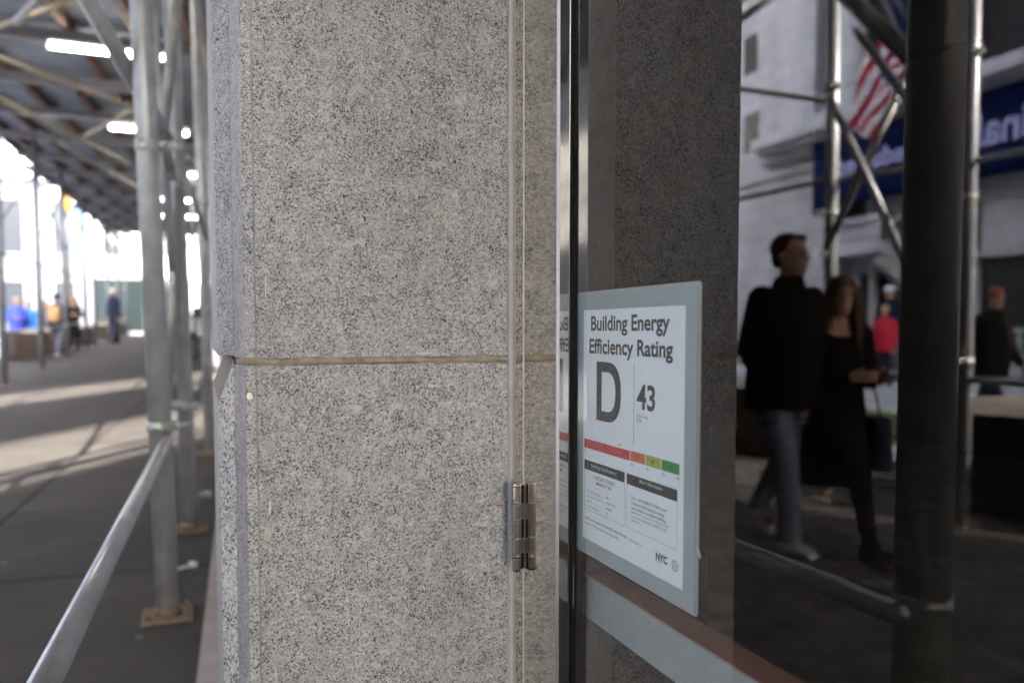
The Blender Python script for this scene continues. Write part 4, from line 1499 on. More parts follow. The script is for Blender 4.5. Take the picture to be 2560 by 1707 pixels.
# upper banner between the columns
yu0, yu1 = V(2268, 40, 0.2)[0], V(2222, 40, 0.2)[0]
bm = bmesh.new()
box(bm, FX + 0.03, FX + 0.05, EY0 + 1, yu1, V(2240, 90, 0.05)[1], 15.5)
ub = obj("navy_banner", bm, M['banner'])
tag(ub, "upper navy banner hanging in the dark recess behind the columns", "banner")

# flags on slanting poles
def flag(corners, dx, label, ncant=0.42, px_pole=None):
    """corners: photo pixels of canton-top, canton-far-top, fly-bottom, fly-bottom-left"""
    P = [on_x(x, y, VX - dx) for x, y in corners]
    P = [mir(p) for p in P]
    root = empty("hanging_flag", P[0])
    tag(root, label, "flag", "flags on the classical building")
    def pr(o):
        o.parent = root
        o.matrix_parent_inverse = Matrix.Translation(-root.location)
        return o
    A, B, C_, D_ = P           # A,B = hoist end edge, D,C = fly end edge; stripes run A->D
    NU, NV = 26, 24
    bm = bmesh.new()
    G = {}
    for side in (0, 1):
        for i in range(NU + 1):
            for j in range(NV + 1):
                u, v = i / NU, j / 26 * 26 / NV
                top = A.lerp(B, v)
                bot = D_.lerp(C_, v)
                p = top.lerp(bot, u)
                wv = 0.16 * math.sin(v * 9 + u * 2.5) * (0.3 + u) + 0.06 * math.sin(u * 7 + v * 3)
                G[side, i, j] = bm.verts.new(p + Vector((wv + side * 0.012, 0.05 * math.sin(v * 7), 0)))
    for side in (0, 1):
        for i in range(NU):
            for j in range(NV):
                f = bm.faces.new([G[side, i, j], G[side, i + 1, j], G[side, i + 1, j + 1], G[side, i, j + 1]])
                st = int((j / NV * 1.0 + i / NU * 0.62) * 7.4)
                cant = (i / NU) < ncant and (j / NV) > 0.46
                if cant:
                    f.material_index = 2
                    if (i % 2 == 1) and (j % 2 == 1):
                        f.material_index = 1
                else:
                    f.material_index = 0 if st % 2 == 0 else 1
                f.smooth = True
    for i in range(NU):
        for j in (0, NV):
            f = bm.faces.new([G[0, i, j], G[0, i + 1, j], G[1, i + 1, j], G[1, i, j]])
    for j in range(NV):
        for i in (0, NU):
            f = bm.faces.new([G[0, i, j], G[0, i, j + 1], G[1, i, j + 1], G[1, i, j]])
    pr(obj("flag_cloth", bm, None, mats=[M['flag_red'], M['flag_white'], M['flag_blue']]))
    if px_pole:
        (a, b, da), (c, d, db) = px_pole
        q0, q1 = mir(on_x(a, b, VX - da)), mir(on_x(c, d, VX - db))
        bm = bmesh.new()
        tube(bm, q0, q1, 0.07, 0.045, seg=12)
        ellipsoid(bm, q1, (0.11, 0.11, 0.11))
        pr(obj("flag_pole", bm, M['galv']))
flag(((2168, 118), (2246, 186), (2176, 354), (2131, 326)), 3.2, "striped flag hanging lower and nearer the pale column", 0.22, ((2268, 118, 0.6), (2192, -30, 3.4)))
flag(((2196, 60), (2272, 130), (2244, 205), (2214, 168)), 4.2, "second striped flag, higher and half hidden by the dark post", 0.45, ((2275, 60, 0.6), (2215, -50, 4.4)))

# ================================================================== other buildings of the street
def building(name, label, pts, z1, m, wins=None, z0=-1.0, cornice=True):
    root = empty(name, (pts[0][0], pts[0][1], 0))
    tag(root, label, "building")
    bm = bmesh.new()
    prism(bm, pts, z0, z1)
    par(obj("wall", bm, m), root)
    return root
def window_row(root, axis, plane, out, u0, u1, n, z0, z1, w_, m, proud=0.05):
    """windows along a wall; axis 'y': wall plane x=plane; axis 'x': wall plane y=plane"""
    for k in range(n):
        c = u0 + (u1 - u0) * (k + 0.5) / n
        bm = bmesh.new()
        a0, a1 = plane - 0.02 * out, plane + proud * 0.3 * out
        if axis == 'y':
            box(bm, a0, a1, c - w_ / 2, c + w_ / 2, z0, z1)
        else:
            box(bm, c - w_ / 2, c + w_ / 2, a0, a1, z0, z1)
        wdw = par(obj("window", bm, m), root)
        bm = bmesh.new()
        s0, s1 = plane + 0.001 * out, plane + (proud + 0.12) * out
        for (q0, q1, r0, r1) in ((c - w_ / 2 - 0.1, c - w_ / 2, z0, z1), (c + w_ / 2, c + w_ / 2 + 0.1, z0, z1), (c - w_ / 2 - 0.2, c + w_ / 2 + 0.2, z0 - 0.15, z0 - 0.002), (c - w_ / 2 - 0.1, c + w_ / 2 + 0.1, z1 + 0.002, z1 + 0.15)):
            if axis == 'y':
                box(bm, s0, s1, q0, q1, r0, r1)
            else:
                box(bm, q0, q1, s0, s1, r0, r1)
        o = par(obj("window_frame", bm, M['stone2']), root)
        o.parent = wdw
# end of the street
endb = building("temple_front_building", "white marble building closing the far end of the street", [(-26, 62), (-26, 90), (3, 90), (3, 62)], 26, M['stone_white'])
M['window_pale'] = mat("pale_blinded_window", (0.06, 0.065, 0.075), 0.5, var=0.1)
window_row(endb, 'x', 62, -1, -25, 2, 9, 6.5, 10.0, 1.2, M['window_pale'])
window_row(endb, 'x', 62, -1, -25, 2, 9, 13.5, 17.0, 1.2, M['window_pale'])
window_row(endb, 'x', 62, -1, -25, 2, 9, 2.0, 4.6, 1.2, M['window_pale'])
bm = bmesh.new(); box(bm, -26.5, 3.5, 61.2, 61.99, 19, 20.2, bev=0.05); par(obj("cornice", bm, M['stone_white']), endb)
bm = bmesh.new(); box(bm, -26.3, 3.3, 61.5, 61.99, 11.3, 11.8, bev=0.05); par(obj("cornice", bm, M['stone_white']), endb)
cb = building("buff_corner_building", "buff stone corner building seen between the posts beside the pier", [(3.2, 56), (3.2, 90), (30, 90), (30, 56)], 30, M['brickish'])
window_row(cb, 'x', 56, -1, 3.6, 12, 4, 6.0, 8.5, 1.2, M['window_dark'])
window_row(cb, 'x', 56, -1, 3.6, 12, 4, 10.5, 13.0, 1.2, M['window_dark'])
nb_ = building("north_side_building", "white stone building past the classical one, beyond the crossing", [(-20, 50), (-20, 61), (-42, 61), (-42, 50)], 24, M['stone_white'])
window_row(nb_, 'y', -20, 1, 50.5, 60.5, 4, 5, 8, 1.3, M['window_dark'])
window_row(nb_, 'x', 50, -1, -32, -21, 4, 5, 8, 1.3, M['window_dark'])
M['shade_wall'] = mat('shade_toned_wall', (0.045, 0.05, 0.065), 0.6, var=0.3, scale=1, spec=0.1)  # dark colour stands in for shade on the long office
M['sunlit_tone'] = mat('sunlit_tone_stone', (0.85, 0.76, 0.62), 0.8, var=0.06, scale=1)  # warm pale tone paints sunlight onto bands of the long office
# unseen buildings down the street, two alleys shaped to let bands of low sun through
kx = 15 * (0.84 / 0.54)
for nm, lab, ya, yb, z1, m in (("stone_office", "stone office block across the street, beside the classical building", -12.0, 4.9, 30, M['stone']),
                            ("narrow_office", "unseen narrow office block between two alleys shaped to pass the low sun", -18.9, -14.1, 30, M['brickish']),
                            ("long_office", "long office block across the street, farthest behind the camera", -110.0, -21.9, 34, M['shade_wall'])):
    lo_skew = 0 if nm == "long_office" else kx
    hi_skew = 0 if nm == "stone_office" else kx
    r_ = building(nm, lab, [(-20, ya), (-20, yb), (-35, yb - hi_skew), (-35, ya - lo_skew)], z1, m, z0=-3)
    n_ = max(1, int((yb - ya) / 4))
    if nm == "long_office":
        ya2 = -60; n_ = 9
    else:
        ya2 = ya
    if nm == "long_office":
        for z0_, z1_ in ((6.4, 8.6), (8.95, 9.9), (10.2, 12.6)):
            bm = bmesh.new()
            box(bm, -19.999, -19.8, -60, yb - 0.3, z0_, z1_, bev=0.03)
            par(obj("sunlit_band", bm, M['sunlit_tone']), r_)
        continue
    for zf in (4.5, 8.5, 12.5):
        window_row(r_, 'y', -20, 1, ya2 + 0.4, yb - 0.4, n_, zf, zf + 2.3, 1.3, M['window_dark'])

# ================================================================== street furniture
def bronze_block(c, ang_, s, label):
    """faceted bronze security block: splayed base, canted faces, flat top coloured paler as if lit"""
    root = empty("security_block", c, ang_)
    tag(root, label, "barrier block", "bronze security blocks")
    L1, W1, Hh = 0.75 * s, 0.42 * s, 0.62 * s
    bm = bmesh.new()
    low = [(-L1, -W1 * 0.7), (-L1 * 0.55, -W1), (L1 * 0.6, -W1), (L1, -W1 * 0.5), (L1 * 0.95, W1 * 0.6), (L1 * 0.5, W1), (-L1 * 0.6, W1), (-L1 * 0.95, W1 * 0.5)]
    high = [(x * 1.06 + 0.05, y * 1.04) for x, y in low]
    b = [bm.verts.new((x * 0.86, y * 0.86, 0)) for x, y in low]
    t = [bm.verts.new((x, y, Hh * (0.95 + 0.05 * (i % 2)))) for i, (x, y) in enumerate(high)]
    bm.faces.new(b[::-1])
    for i in range(8):
        j = (i + 1) % 8
        bm.faces.new([b[i], b[j], t[j]])
        bm.faces.new([b[i], t[j], t[i]])
    ctr = bm.verts.new((0.02, 0, Hh * 0.95))
    for i in range(8):
        bm.faces.new([t[i], t[(i + 1) % 8], ctr])
    o = obj("block_body", bm, M['bronze']); o.parent = root
    bm = bmesh.new()
    t = [bm.verts.new((x * 0.98, y * 0.98, Hh * (0.955 + 0.05 * (i % 2)))) for i, (x, y) in enumerate(high)]
    t2 = [bm.verts.new((x * 0.70, y * 0.60, Hh * 1.08)) for i, (x, y) in enumerate(high)]
    for i in range(8):
        j = (i + 1) % 8
        bm.faces.new([t[i], t[j], t2[j], t2[i]])
    bm.faces.new(t2)
    bm.faces.new(t[::-1])
    o = obj("block_top", bm, M['bronze_top']); o.parent = root
    return root
for (px, py, s, a, nm) in ((58, 898, 1.2, 0.25, "bronze block with pale top in front of the blue jackets"), (128, 883, 1.15, 0.1, "bronze block with pale top behind the walker in dark clothes"),
                        (197, 862, 1.1, -0.1, "bronze block with pale top between the third and fourth kerb posts"), (252, 846, 1.1, 0.1, "bronze block with pale top near the green hoarding"),
                        (294, 837, 1.1, 0.1, "farthest small bronze block on the kerb line")):
    g = on_g(px, py)
    bronze_block((g.x, g.y, gz(g.y)), R(90) + a, s, nm)
g = mir(on_g(2535, 1292)); bronze_block((g.x - 0.35, g.y - 0.15, gz(g.y)), R(90), 1.15, "dark bronze block reflected at the lower right of the glass")
g = mir(on_g(1850, 1128)); bronze_block((g.x - 0.3, g.y + 0.2, gz(g.y)), R(95), 1.05, "bronze block reflected behind the walking man's legs")
# lime plastic road block
g = mir(on_gh(2205, 1095, -0.14))
root = empty("lime_road_block", (g.x, g.y, gz(g.y) - 0.14), R(90))
tag(root, "low lime green plastic road block on the street, reflected beside the woman's coat", "road block")
bm = bmesh.new()
sec = [(-0.26, 0), (-0.26, 0.06), (-0.14, 0.26), (-0.09, 0.33), (0.09, 0.33), (0.14, 0.26), (0.26, 0.06), (0.26, 0)]
A = [bm.verts.new((-0.55, y, z)) for y, z in sec]; B = [bm.verts.new((0.55, y, z)) for y, z in sec]
bm.faces.new(A); bm.faces.new(B[::-1])
for i in range(8): bm.faces.new([A[i], B[i], B[(i + 1) % 8], A[(i + 1) % 8]])
o = obj("block_body", bm, M['lime_plastic']); o.parent = root
# green hoarding at the far crossing, white rail on top
h0, h1 = on_gh(236, 846), on_gh(352, 842)
def hoarding(name, x0, x1, y, z0, hh, label):
    root = empty(name, ((x0 + x1) / 2, y, z0))
    tag(root, label, "hoarding")
    n_ = max(2, int((x1 - x0) / 1.2))
    for k in range(n_):
        bm = bmesh.new()
        a0 = x0 + (x1 - x0) * k / n_
        a1 = x0 + (x1 - x0) * (k + 1) / n_ - 0.02
        box(bm, a0, a1, y, y + 0.04, z0, z0 + hh, bev=0.005)
        par(obj("board_panel", bm, M['plywood_green']), root)
    bm = bmesh.new()
    box(bm, x0, x1, y - 0.03, y + 0.08, z0 + hh + 0.002, z0 + hh + 0.12)
    par(obj("top_rail", bm, M['white_paint']), root)
    bm = bmesh.new()
    box(bm, x0, x1, y - 0.04, y - 0.002, z0, z0 + 0.35)
    par(obj("bottom_board", bm, M['white_paint']), root)
hoarding("green_hoarding", -5.4, -0.4, 49.0, gz(49) - 0.14, 3.2, "dark green plywood hoarding with white rails at the street end")
hoarding("green_hoarding", 0.2, 6.0, 46.0, gz(46), 2.5, "green hoarding glimpsed between the scaffold posts by the pier")
# planter hedge and pale railing reflected at far right
g = mir(on_gh(2520, 905, 0.0))
hx, hy = -16.9, 12.2
root = empty("hedge_planter", (hx, hy, gz(hy)))
tag(root, "planter of clipped green hedge behind a pale railing, reflected at far right", "planter")
bm = bmesh.new(); box(bm, hx - 0.35, hx + 0.35, hy - 1.6, hy + 1.6, gz(hy), gz(hy) + 0.55, bev=0.03)
par(obj("planter_box", bm, M['stone2']), root)
bm = bmesh.new()
rnd = random.Random(3)
for k in range(900):
    p = Vector((hx + rnd.uniform(-0.32, 0.32), hy + rnd.uniform(-1.55, 1.55), gz(hy) + 0.55 + rnd.uniform(0, 0.62)))
    n = Vector((rnd.uniform(-1, 1), rnd.uniform(-1, 1), rnd.uniform(-0.2, 1))).normalized()
    u, v = frame_of(n)
    s_ = rnd.uniform(0.04, 0.08)
    bm.faces.new([bm.verts.new(p + u * s_), bm.verts.new(p + v * s_ * 0.6), bm.verts.new(p - u * s_), bm.verts.new(p - v * s_ * 0.6)])
par(obj("hedge_foliage", bm, M['hedge']), root)
root = empty("pale_railing", (hx + 0.9, hy - 1, gz(hy)))
tag(root, "pale metal railing in front of the hedge planter across the street", "railing")
bm = bmesh.new()
for k in range(38):
    y_ = hy - 5.5 + 0.2 * k
    box(bm, hx + 0.88, hx + 0.905, y_, y_ + 0.03, gz(hy), gz(hy) + 1.05)
par(obj("railing_bars", bm, M['white_paint']), root)
bm = bmesh.new()
for z_ in (0.12, 1.06):
    box(bm, hx + 0.87, hx + 0.915, hy - 5.6, hy + 2.2, gz(hy) + z_, gz(hy) + z_ + 0.05)
par(obj("railing_rail", bm, M['white_paint']), root)
# traffic signal and blue street banner far down the street
p = at_d(168, 520, 33.0)
root = empty("traffic_signal", (p.x, p.y, gz(p.y)))
tag(root, "yellow traffic signal on its pole, blurred behind the third kerb post", "traffic light")
bm = bmesh.new(); tube(bm, (p.x, p.y, gz(p.y)), (p.x, p.y, p.z + 2.6), 0.09, 0.07)
par(obj("signal_pole", bm, M['galv_dark']), root)
bm = bmesh.new()
box(bm, p.x - 0.2, p.x + 0.2, p.y - 0.35, p.y - 0.1, p.z - 0.2, p.z + 0.95, bev=0.03)
box(bm, p.x - 0.2, p.x + 0.2, p.y - 0.35, p.y - 0.1, p.z + 1.2, p.z + 2.2, bev=0.03)
M['signal_yellow'] = mat("signal_yellow", (0.45, 0.26, 0.03), 0.5)
par(obj("signal_head", bm, M['signal_yellow']), root)
p = at_d(184, 575, 40.0)
bm = bmesh.new()
box(bm, p.x - 0.42, p.x + 0.42, p.y, p.y + 0.03, p.z - 1.6, p.z + 1.3)
root = empty("street_banner", (p.x, p.y, gz(p.y)))
tag(root, "pale blue banner hanging from a pole far down the street", "banner")
M['banner_sky'] = mat("pale_blue_banner", (0.22, 0.42, 0.75), 0.6)
par(obj("cloth", bm, M['banner_sky']), root)
bm = bmesh.new(); tube(bm, (p.x + 0.5, p.y, gz(p.y)), (p.x + 0.5, p.y, p.z + 1.6), 0.05)
tube(bm, (p.x - 0.45, p.y + 0.015, p.z + 1.33), (p.x + 0.5, p.y + 0.015, p.z + 1.33), 0.03)
par(obj("banner_pole", bm, M['galv_dark']), root)
# parked car beyond the scaffold, glimpsed between posts beside the pier
def car(c, rz, label):
    root = empty("parked_car", c, rz)
    tag(root, label, "car")
    bm = bmesh.new()
    prof = [(-2.2, 0.35), (-2.25, 0.75), (-2.0, 0.95), (-1.3, 1.0), (-0.9, 1.0), (2.1, 0.98), (2.25, 0.8), (2.25, 0.35)]
    A = [bm.verts.new((-0.9, y, z)) for y, z in prof]; B = [bm.verts.new((0.9, y, z)) for y, z in prof]
    bm.faces.new(A); bm.faces.new(B[::-1])
    for i in range(len(prof)): bm.faces.new([A[i], B[i], B[(i + 1) % len(prof)], A[(i + 1) % len(prof)]])
    bmesh.ops.bevel(bm, geom=bm.edges[:], offset=0.05, segments=2, affect='EDGES')
    o = obj("car_body", bm, M['white_paint']); o.parent = root
    bm = bmesh.new()
    prof = [(-1.2, 1.0), (-0.55, 1.48), (1.2, 1.5), (1.85, 1.0)]
    A = [bm.verts.new((-0.78, y, z)) for y, z in prof]; B = [bm.verts.new((0.78, y, z)) for y, z in prof]
    bm.faces.new(A); bm.faces.new(B[::-1])
    for i in range(4): bm.faces.new([A[i], B[i], B[(i + 1) % 4], A[(i + 1) % 4]])
    o = obj("windscreen", bm, M['window_dark']); o.parent = root
    bm = bmesh.new(); box(bm, -0.7, 0.7, -0.5, 1.15, 1.49, 1.54, bev=0.02)
    o = obj("car_roof", bm, M['white_paint']); o.parent = root
    bm = bmesh.new(); box(bm, -0.6, 0.6, -2.27, -2.2, 0.45, 0.7, bev=0.02)
    o = obj("grille", bm, M['black_rubber']); o.parent = root
    for sx_ in (-1, 1):
        bm = bmesh.new(); ellipsoid(bm, (sx_ * 0.68, -2.2, 0.76), (0.16, 0.06, 0.08))
        o = obj("headlight", bm, M['zinc']); o.parent = root
        for yy in (-1.4, 1.4):
            bm = bmesh.new(); tube(bm, (sx_ * 0.72, yy, 0.33), (sx_ * 0.92, yy, 0.33), 0.33, seg=20)
            o = obj("wheel", bm, M['black_rubber']); o.parent = root
p = on_gh(508, 850)
car((0.55, 40.0, gz(40.0)), R(4), "white car with dark windows parked beyond the posts beside the pier")

# ================================================================== people
def person(base, rz, ht, label, vox=0.012, stride=0.5, lean=0.03, top='jacket', mats=None, hair='short', hat=None, bag=None, arms='swing', shoes_col='cloth_black', group=None, sock=False, head_turn=0.0):
    m = dict(skin='skin', top='cloth_black', legs='jeans', hair='hair_dark', hat='cloth_navy')
    m.update(mats or {})
    s = ht / 1.75
    a_f, b_f = R(27) * stride * 2, R(8) * stride * 2
    a_b, b_b = -R(16) * stride * 2, -R(44) * stride * 2
    T, Cf = 0.425, 0.425
    def leg(sx_, a, b):
        h = Vector((sx_ * 0.085, 0, 0.0))
        k = h + Vector((0, math.sin(a) * T, -math.cos(a) * T))
        an = k + Vector((0, math.sin(b) * Cf, -math.cos(b) * Cf))
        return h, k, an
    Lg, Rg = leg(-1, a_f, b_f), leg(1, a_b, b_b)
    low = min(Lg[2].z, Rg[2].z)
    pz = -low + 0.085
    pel = Vector((0, 0, pz))
    Lg = [p + pel for p in Lg]; Rg = [p + pel for p in Rg]
    s = ht / (pz + 0.83)
    def sh(p, z):              # lean of the trunk
        return Vector((p[0], p[1] + lean * (z / 0.5), pz + z))
    shL, shR = sh((-0.162, 0), 0.482), sh((0.162, 0), 0.482)
    if arms == 'swing':
        dirs = ((-0.10, -0.35, -0.93), (-0.02, -0.05, -1.0)), ((0.10, 0.22, -0.95), (0.0, 0.55, -0.83))
    elif arms == 'hold':
        dirs = ((-0.22, 0.05, -0.95), (0.45, 0.80, 0.10)), ((0.22, 0.05, -0.95), (-0.45, 0.80, 0.10))
    elif arms == 'pocket':
        dirs = ((-0.20, -0.16, -0.95), (0.34, 0.26, -0.90)), ((0.20, -0.16, -0.95), (-0.34, 0.26, -0.90))
    else:
        dirs = ((-0.16, 0.0, -0.98), (0.05, 0.15, -0.98)), ((0.16, 0.0, -0.98), (-0.05, 0.15, -0.98))
    arm = []
    for shp, (d1, d2) in zip((shL, shR), dirs):
        e = shp + Vector(d1).normalized() * 0.285
        w_ = e + Vector(d2).normalized() * 0.245
        arm.append((shp, e, w_, Vector(d2).normalized()))
    def S_(bm):
        for v in bm.verts:
            v.co *= s
    # ---- body
    bm = bmesh.new()
    for h, k, an in (Lg, Rg):
        capsule(bm, h, 0.082, k, 0.052); capsule(bm, k, 0.052, k.lerp(an, 0.35), 0.055); capsule(bm, k.lerp(an, 0.35), 0.055, an, 0.034)
        capsule(bm, an + Vector((0, -0.03, -0.045)), 0.035, an + Vector((0, 0.15, -0.06)), 0.026)
    rings = [(0, sh((0, 0), z).y, pz + z, rx, ry) for z, rx, ry in ((-0.08, 0.12, 0.09), (0.0, 0.165, 0.115), (0.08, 0.15, 0.105), (0.18, 0.135, 0.10), (0.34, 0.155, 0.11), (0.44, 0.15, 0.095), (0.51, 0.10, 0.07), (0.555, 0.06, 0.055))]
    loft(bm, rings)
    for shp, e, w_, d2 in arm:
        capsule(bm, shp, 0.052, e, 0.040); capsule(bm, e, 0.040, w_, 0.027)
        u, v = frame_of(d2)
        pc = w_ + d2 * 0.055
        q = Matrix((u, v, d2)).transposed()
        ellipsoid(bm, pc, (0.018, 0.040, 0.052), q, seg=12, rings=8)
        for fi, (off, ln) in enumerate(((-0.030, 0.062), (-0.010, 0.074), (0.010, 0.070), (0.029, 0.055))):
            f0 = pc + d2 * 0.042 + v * off
            f1 = f0 + d2 * ln * 0.55 + u * 0.006
            f2 = f1 + (d2 + u * 0.7).normalized() * ln * 0.45
            capsule(bm, f0, 0.0095, f1, 0.0088, seg=8); capsule(bm, f1, 0.0088, f2, 0.0078, seg=8)
        capsule(bm, pc + v * -0.030 - d2 * 0.02, 0.011, pc - v * 0.052 + d2 * 0.035 + u * 0.012, 0.009, seg=8)
    nk = sh((0, 0), 0.55)
    hd = sh((0, 0.015), 0.71)
    capsule(bm, nk - Vector((0, 0, 0.03)), 0.056, nk + Vector((0, 0.008, 0.09)), 0.052)
    hq = Matrix.Rotation(head_turn, 3, 'Z')
    def hv(x, y, z):
        return hd + hq @ Vector((x, y, z))
    ellipsoid(bm, hv(0, -0.012, 0.03), (0.075, 0.095, 0.092), hq)
    ellipsoid(bm, hv(0, 0.014, -0.035), (0.060, 0.074, 0.085), hq)
    ellipsoid(bm, hv(0, 0.055, -0.088), (0.034, 0.030, 0.026), hq)      # chin
    ellipsoid(bm, hv(0, 0.092, -0.018), (0.013, 0.020, 0.028), hq)      # nose
    ellipsoid(bm, hv(0, 0.078, 0.030), (0.050, 0.016, 0.010), hq)       # brow
    ellipsoid(bm, hv(0, 0.080, -0.058), (0.024, 0.012, 0.009), hq)      # lips
    for sx_ in (-1, 1):
        ellipsoid(bm, hv(sx_ * 0.076, -0.008, -0.010), (0.010, 0.018, 0.030), hq)
    S_(bm)
    body = remeshed("person", bm, M[m['skin']], vox, None)
    body.location = base
    body.rotation_euler = (0, 0, rz)
    tag(body, label, "person", group)
    def child(name, bm, mk, v_=None, it=2):
        S_(bm)
        o = remeshed(name, bm, M[mk], v_ or vox, body, it)
        return o
    bm = bmesh.new()           # eyes
    for sx_ in (-1, 1):
        ellipsoid(bm, hv(sx_ * 0.030, 0.075, 0.006), (0.012, 0.010, 0.007), hq, seg=10, rings=6)
    S_(bm)
    o = obj("eyes", bm, M['window_dark']); o.parent = body
    # ---- trousers / legs
    if top != 'long_coat_bare':
        bm = bmesh.new()
        for h, k, an in (Lg, Rg):
            capsule(bm, h, 0.098, k, 0.070); capsule(bm, k, 0.070, an.lerp(k, 0.06), 0.058 if not sock else 0.045)
        loft(bm, [(0, 0, pz - 0.09, 0.12, 0.10), (0, 0, pz, 0.18, 0.13), (0, lean * 0.2, pz + 0.10, 0.165, 0.12)])
        child("trousers", bm, m['legs'])
    if sock:
        bm = bmesh.new()
        for h, k, an in (Lg, Rg):
            capsule(bm, an.lerp(k, 0.10), 0.044, an.lerp(k, 0.02), 0.046)
        child("socks", bm, 'cloth_white')
    # ---- shoes
    bm = bmesh.new()
    for (h, k, an), a_ in ((Lg, 0.12), (Rg, -0.55 * stride * 2)):
        dr = Vector((0, math.cos(a_), math.sin(a_)))
        up_ = Vector((0, -math.sin(a_), math.cos(a_)))
        hl_ = an - up_ * 0.045 - dr * 0.045
        capsule(bm, hl_, 0.042, hl_ + dr * 0.13, 0.044); capsule(bm, hl_ + dr * 0.13, 0.044, hl_ + dr * 0.215 - up_ * 0.008, 0.030)
        capsule(bm, an - up_ * 0.02, 0.046, an + up_ * (0.035 if not sock else 0.05), 0.046)
    child("shoes", bm, shoes_col)
    # ---- top
    bm = bmesh.new()
    if top == 'coat':
        rings = [(-0.42, 0.235, 0.235), (-0.3, 0.225, 0.215), (-0.15, 0.21, 0.18), (0.0, 0.205, 0.155), (0.16, 0.175, 0.135), (0.34, 0.170, 0.135), (0.42, 0.160, 0.115), (0.475, 0.125, 0.085), (0.505, 0.095, 0.05)]
    elif top == 'shirt':
        rings = [(-0.04, 0.19, 0.14), (0.1, 0.17, 0.13), (0.34, 0.19, 0.14), (0.46, 0.195, 0.125), (0.53, 0.14, 0.095), (0.56, 0.08, 0.075)]
    else:
        rings = [(-0.13, 0.215, 0.175), (0.0, 0.22, 0.185), (0.16, 0.205, 0.175), (0.34, 0.21, 0.17), (0.43, 0.185, 0.135), (0.50, 0.135, 0.11), (0.545, 0.095, 0.09), (0.60, 0.075, 0.08)]
    rr_ = [(0, sh((0, 0), z).y - (0.03 if z < -0.3 else 0), pz + z, rx, ry) for z, rx, ry in rings]
    loft(bm, rr_, seg=28)
    puff = 0.0 if top == 'shirt' else 0.012
    for shp, e, w_, d2 in arm:
        capsule(bm, shp, 0.064 + puff * 0.5, e, 0.052 + puff * 0.5); capsule(bm, e, 0.052 + puff * 0.5, w_ - d2 * 0.02, 0.040 + puff * 0.5)
    for v in bm.verts:         # cloth folds
        n_ = noise.noise(v.co * 9) * 0.010 + noise.noise(Vector((v.co.x * 5, v.co.y * 5, v.co.z * 22))) * 0.006
        c_ = Vector((0, 0, v.co.z))
        v.co += (v.co - c_).normalized() * n_
    child("coat" if top == 'coat' else "jacket", bm, m['top'], it=1)
    # ---- hair
    bm = bmesh.new()
    if hair == 'short':
        ellipsoid(bm, hv(0, -0.030, 0.046), (0.081, 0.090, 0.084), hq)
        ellipsoid(bm, hv(0.010, 0.018, 0.092), (0.058, 0.050, 0.028), hq)
        ellipsoid(bm, hv(0.030, 0.040, 0.090), (0.030, 0.030, 0.022), hq)
        ellipsoid(bm, hv(0, -0.062, -0.01), (0.066, 0.045, 0.060), hq)
    elif hair == 'long':
        ellipsoid(bm, hv(0, -0.020, 0.038), (0.088, 0.102, 0.094), hq)
        ellipsoid(bm, hv(0, -0.060, -0.10), (0.100, 0.062, 0.17), hq)
        for sx_ in (-1, 1):
            capsule(bm, hv(sx_ * 0.075, 0.0, 0.02), 0.030, hv(sx_ * 0.090, 0.020, -0.20), 0.034)
            capsule(bm, hv(sx_ * 0.090, 0.020, -0.20), 0.034, hv(sx_ * 0.085, 0.045, -0.30), 0.018)
    elif hair == 'fair':
        ellipsoid(bm, hv(0, -0.018, 0.035), (0.088, 0.100, 0.092), hq)
    if hair:
        for v in bm.verts:
            v.co += Vector((1, 1, 1)) * noise.noise(v.co * 30) * 0.006
        child("hair", bm, m['hair'], v_=min(vox, 0.010), it=1)
    if hat:
        bm = bmesh.new()
        ellipsoid(bm, hv(0, -0.008, 0.062), (0.092, 0.106, 0.076), hq)
        if hat == 'cap':
            ellipsoid(bm, hv(0, 0.115, 0.045), (0.062, 0.065, 0.010), hq)
        else:
            tube(bm, hv(0, -0.004, 0.025), hv(0, -0.004, 0.060), 0.100)
        child("cap" if hat == 'cap' else "knit_hat", bm, m['hat'], v_=0.010)
    if bag == 'backpack':
        root = None
        bm = bmesh.new()
        y_ = sh((0, 0), 0.30).y - 0.24
        box(bm, -0.16, 0.16, y_ - 0.09, y_ + 0.09, pz + 0.06, pz + 0.50, bev=0.05)
        box(bm, -0.11, 0.11, y_ - 0.14, y_ - 0.085, pz + 0.10, pz + 0.30, bev=0.025)
        S_(bm)
        bg = obj("backpack", bm, M['cloth_tan'])
        bg.location = base; bg.rotation_euler = (0, 0, rz)
        tag(bg, "tan and wine coloured backpack on the back of the dark walker", "backpack")
    if bag == 'shoulder':
        bm = bmesh.new()
        x_ = 0.27
        prism(bm, [(x_ - 0.05, -0.16), (x_ + 0.06, -0.16), (x_ + 0.06, 0.16), (x_ - 0.05, 0.16)], pz - 0.34, pz - 0.02)
        for v in bm.verts:
            if v.co.z > pz - 0.1: v.co.y *= 0.75
        bmesh.ops.bevel(bm, geom=bm.edges[:], offset=0.02, segments=2, affect='EDGES')
        for yy in (-0.09, 0.09):
            tube(bm, (x_, yy, pz - 0.03), (0.19, 0.0, pz + 0.53), 0.007, seg=8)
        S_(bm)
        bg = obj("shoulder_bag", bm, M['cloth_navy'])
        bg.location = base; bg.rotation_euler = (0, 0, rz)
        tag(bg, "dark blue shoulder bag hanging at the woman's far side", "bag")
    return body
def dir_rz(dx, dy):
    return math.atan2(-dx, dy)
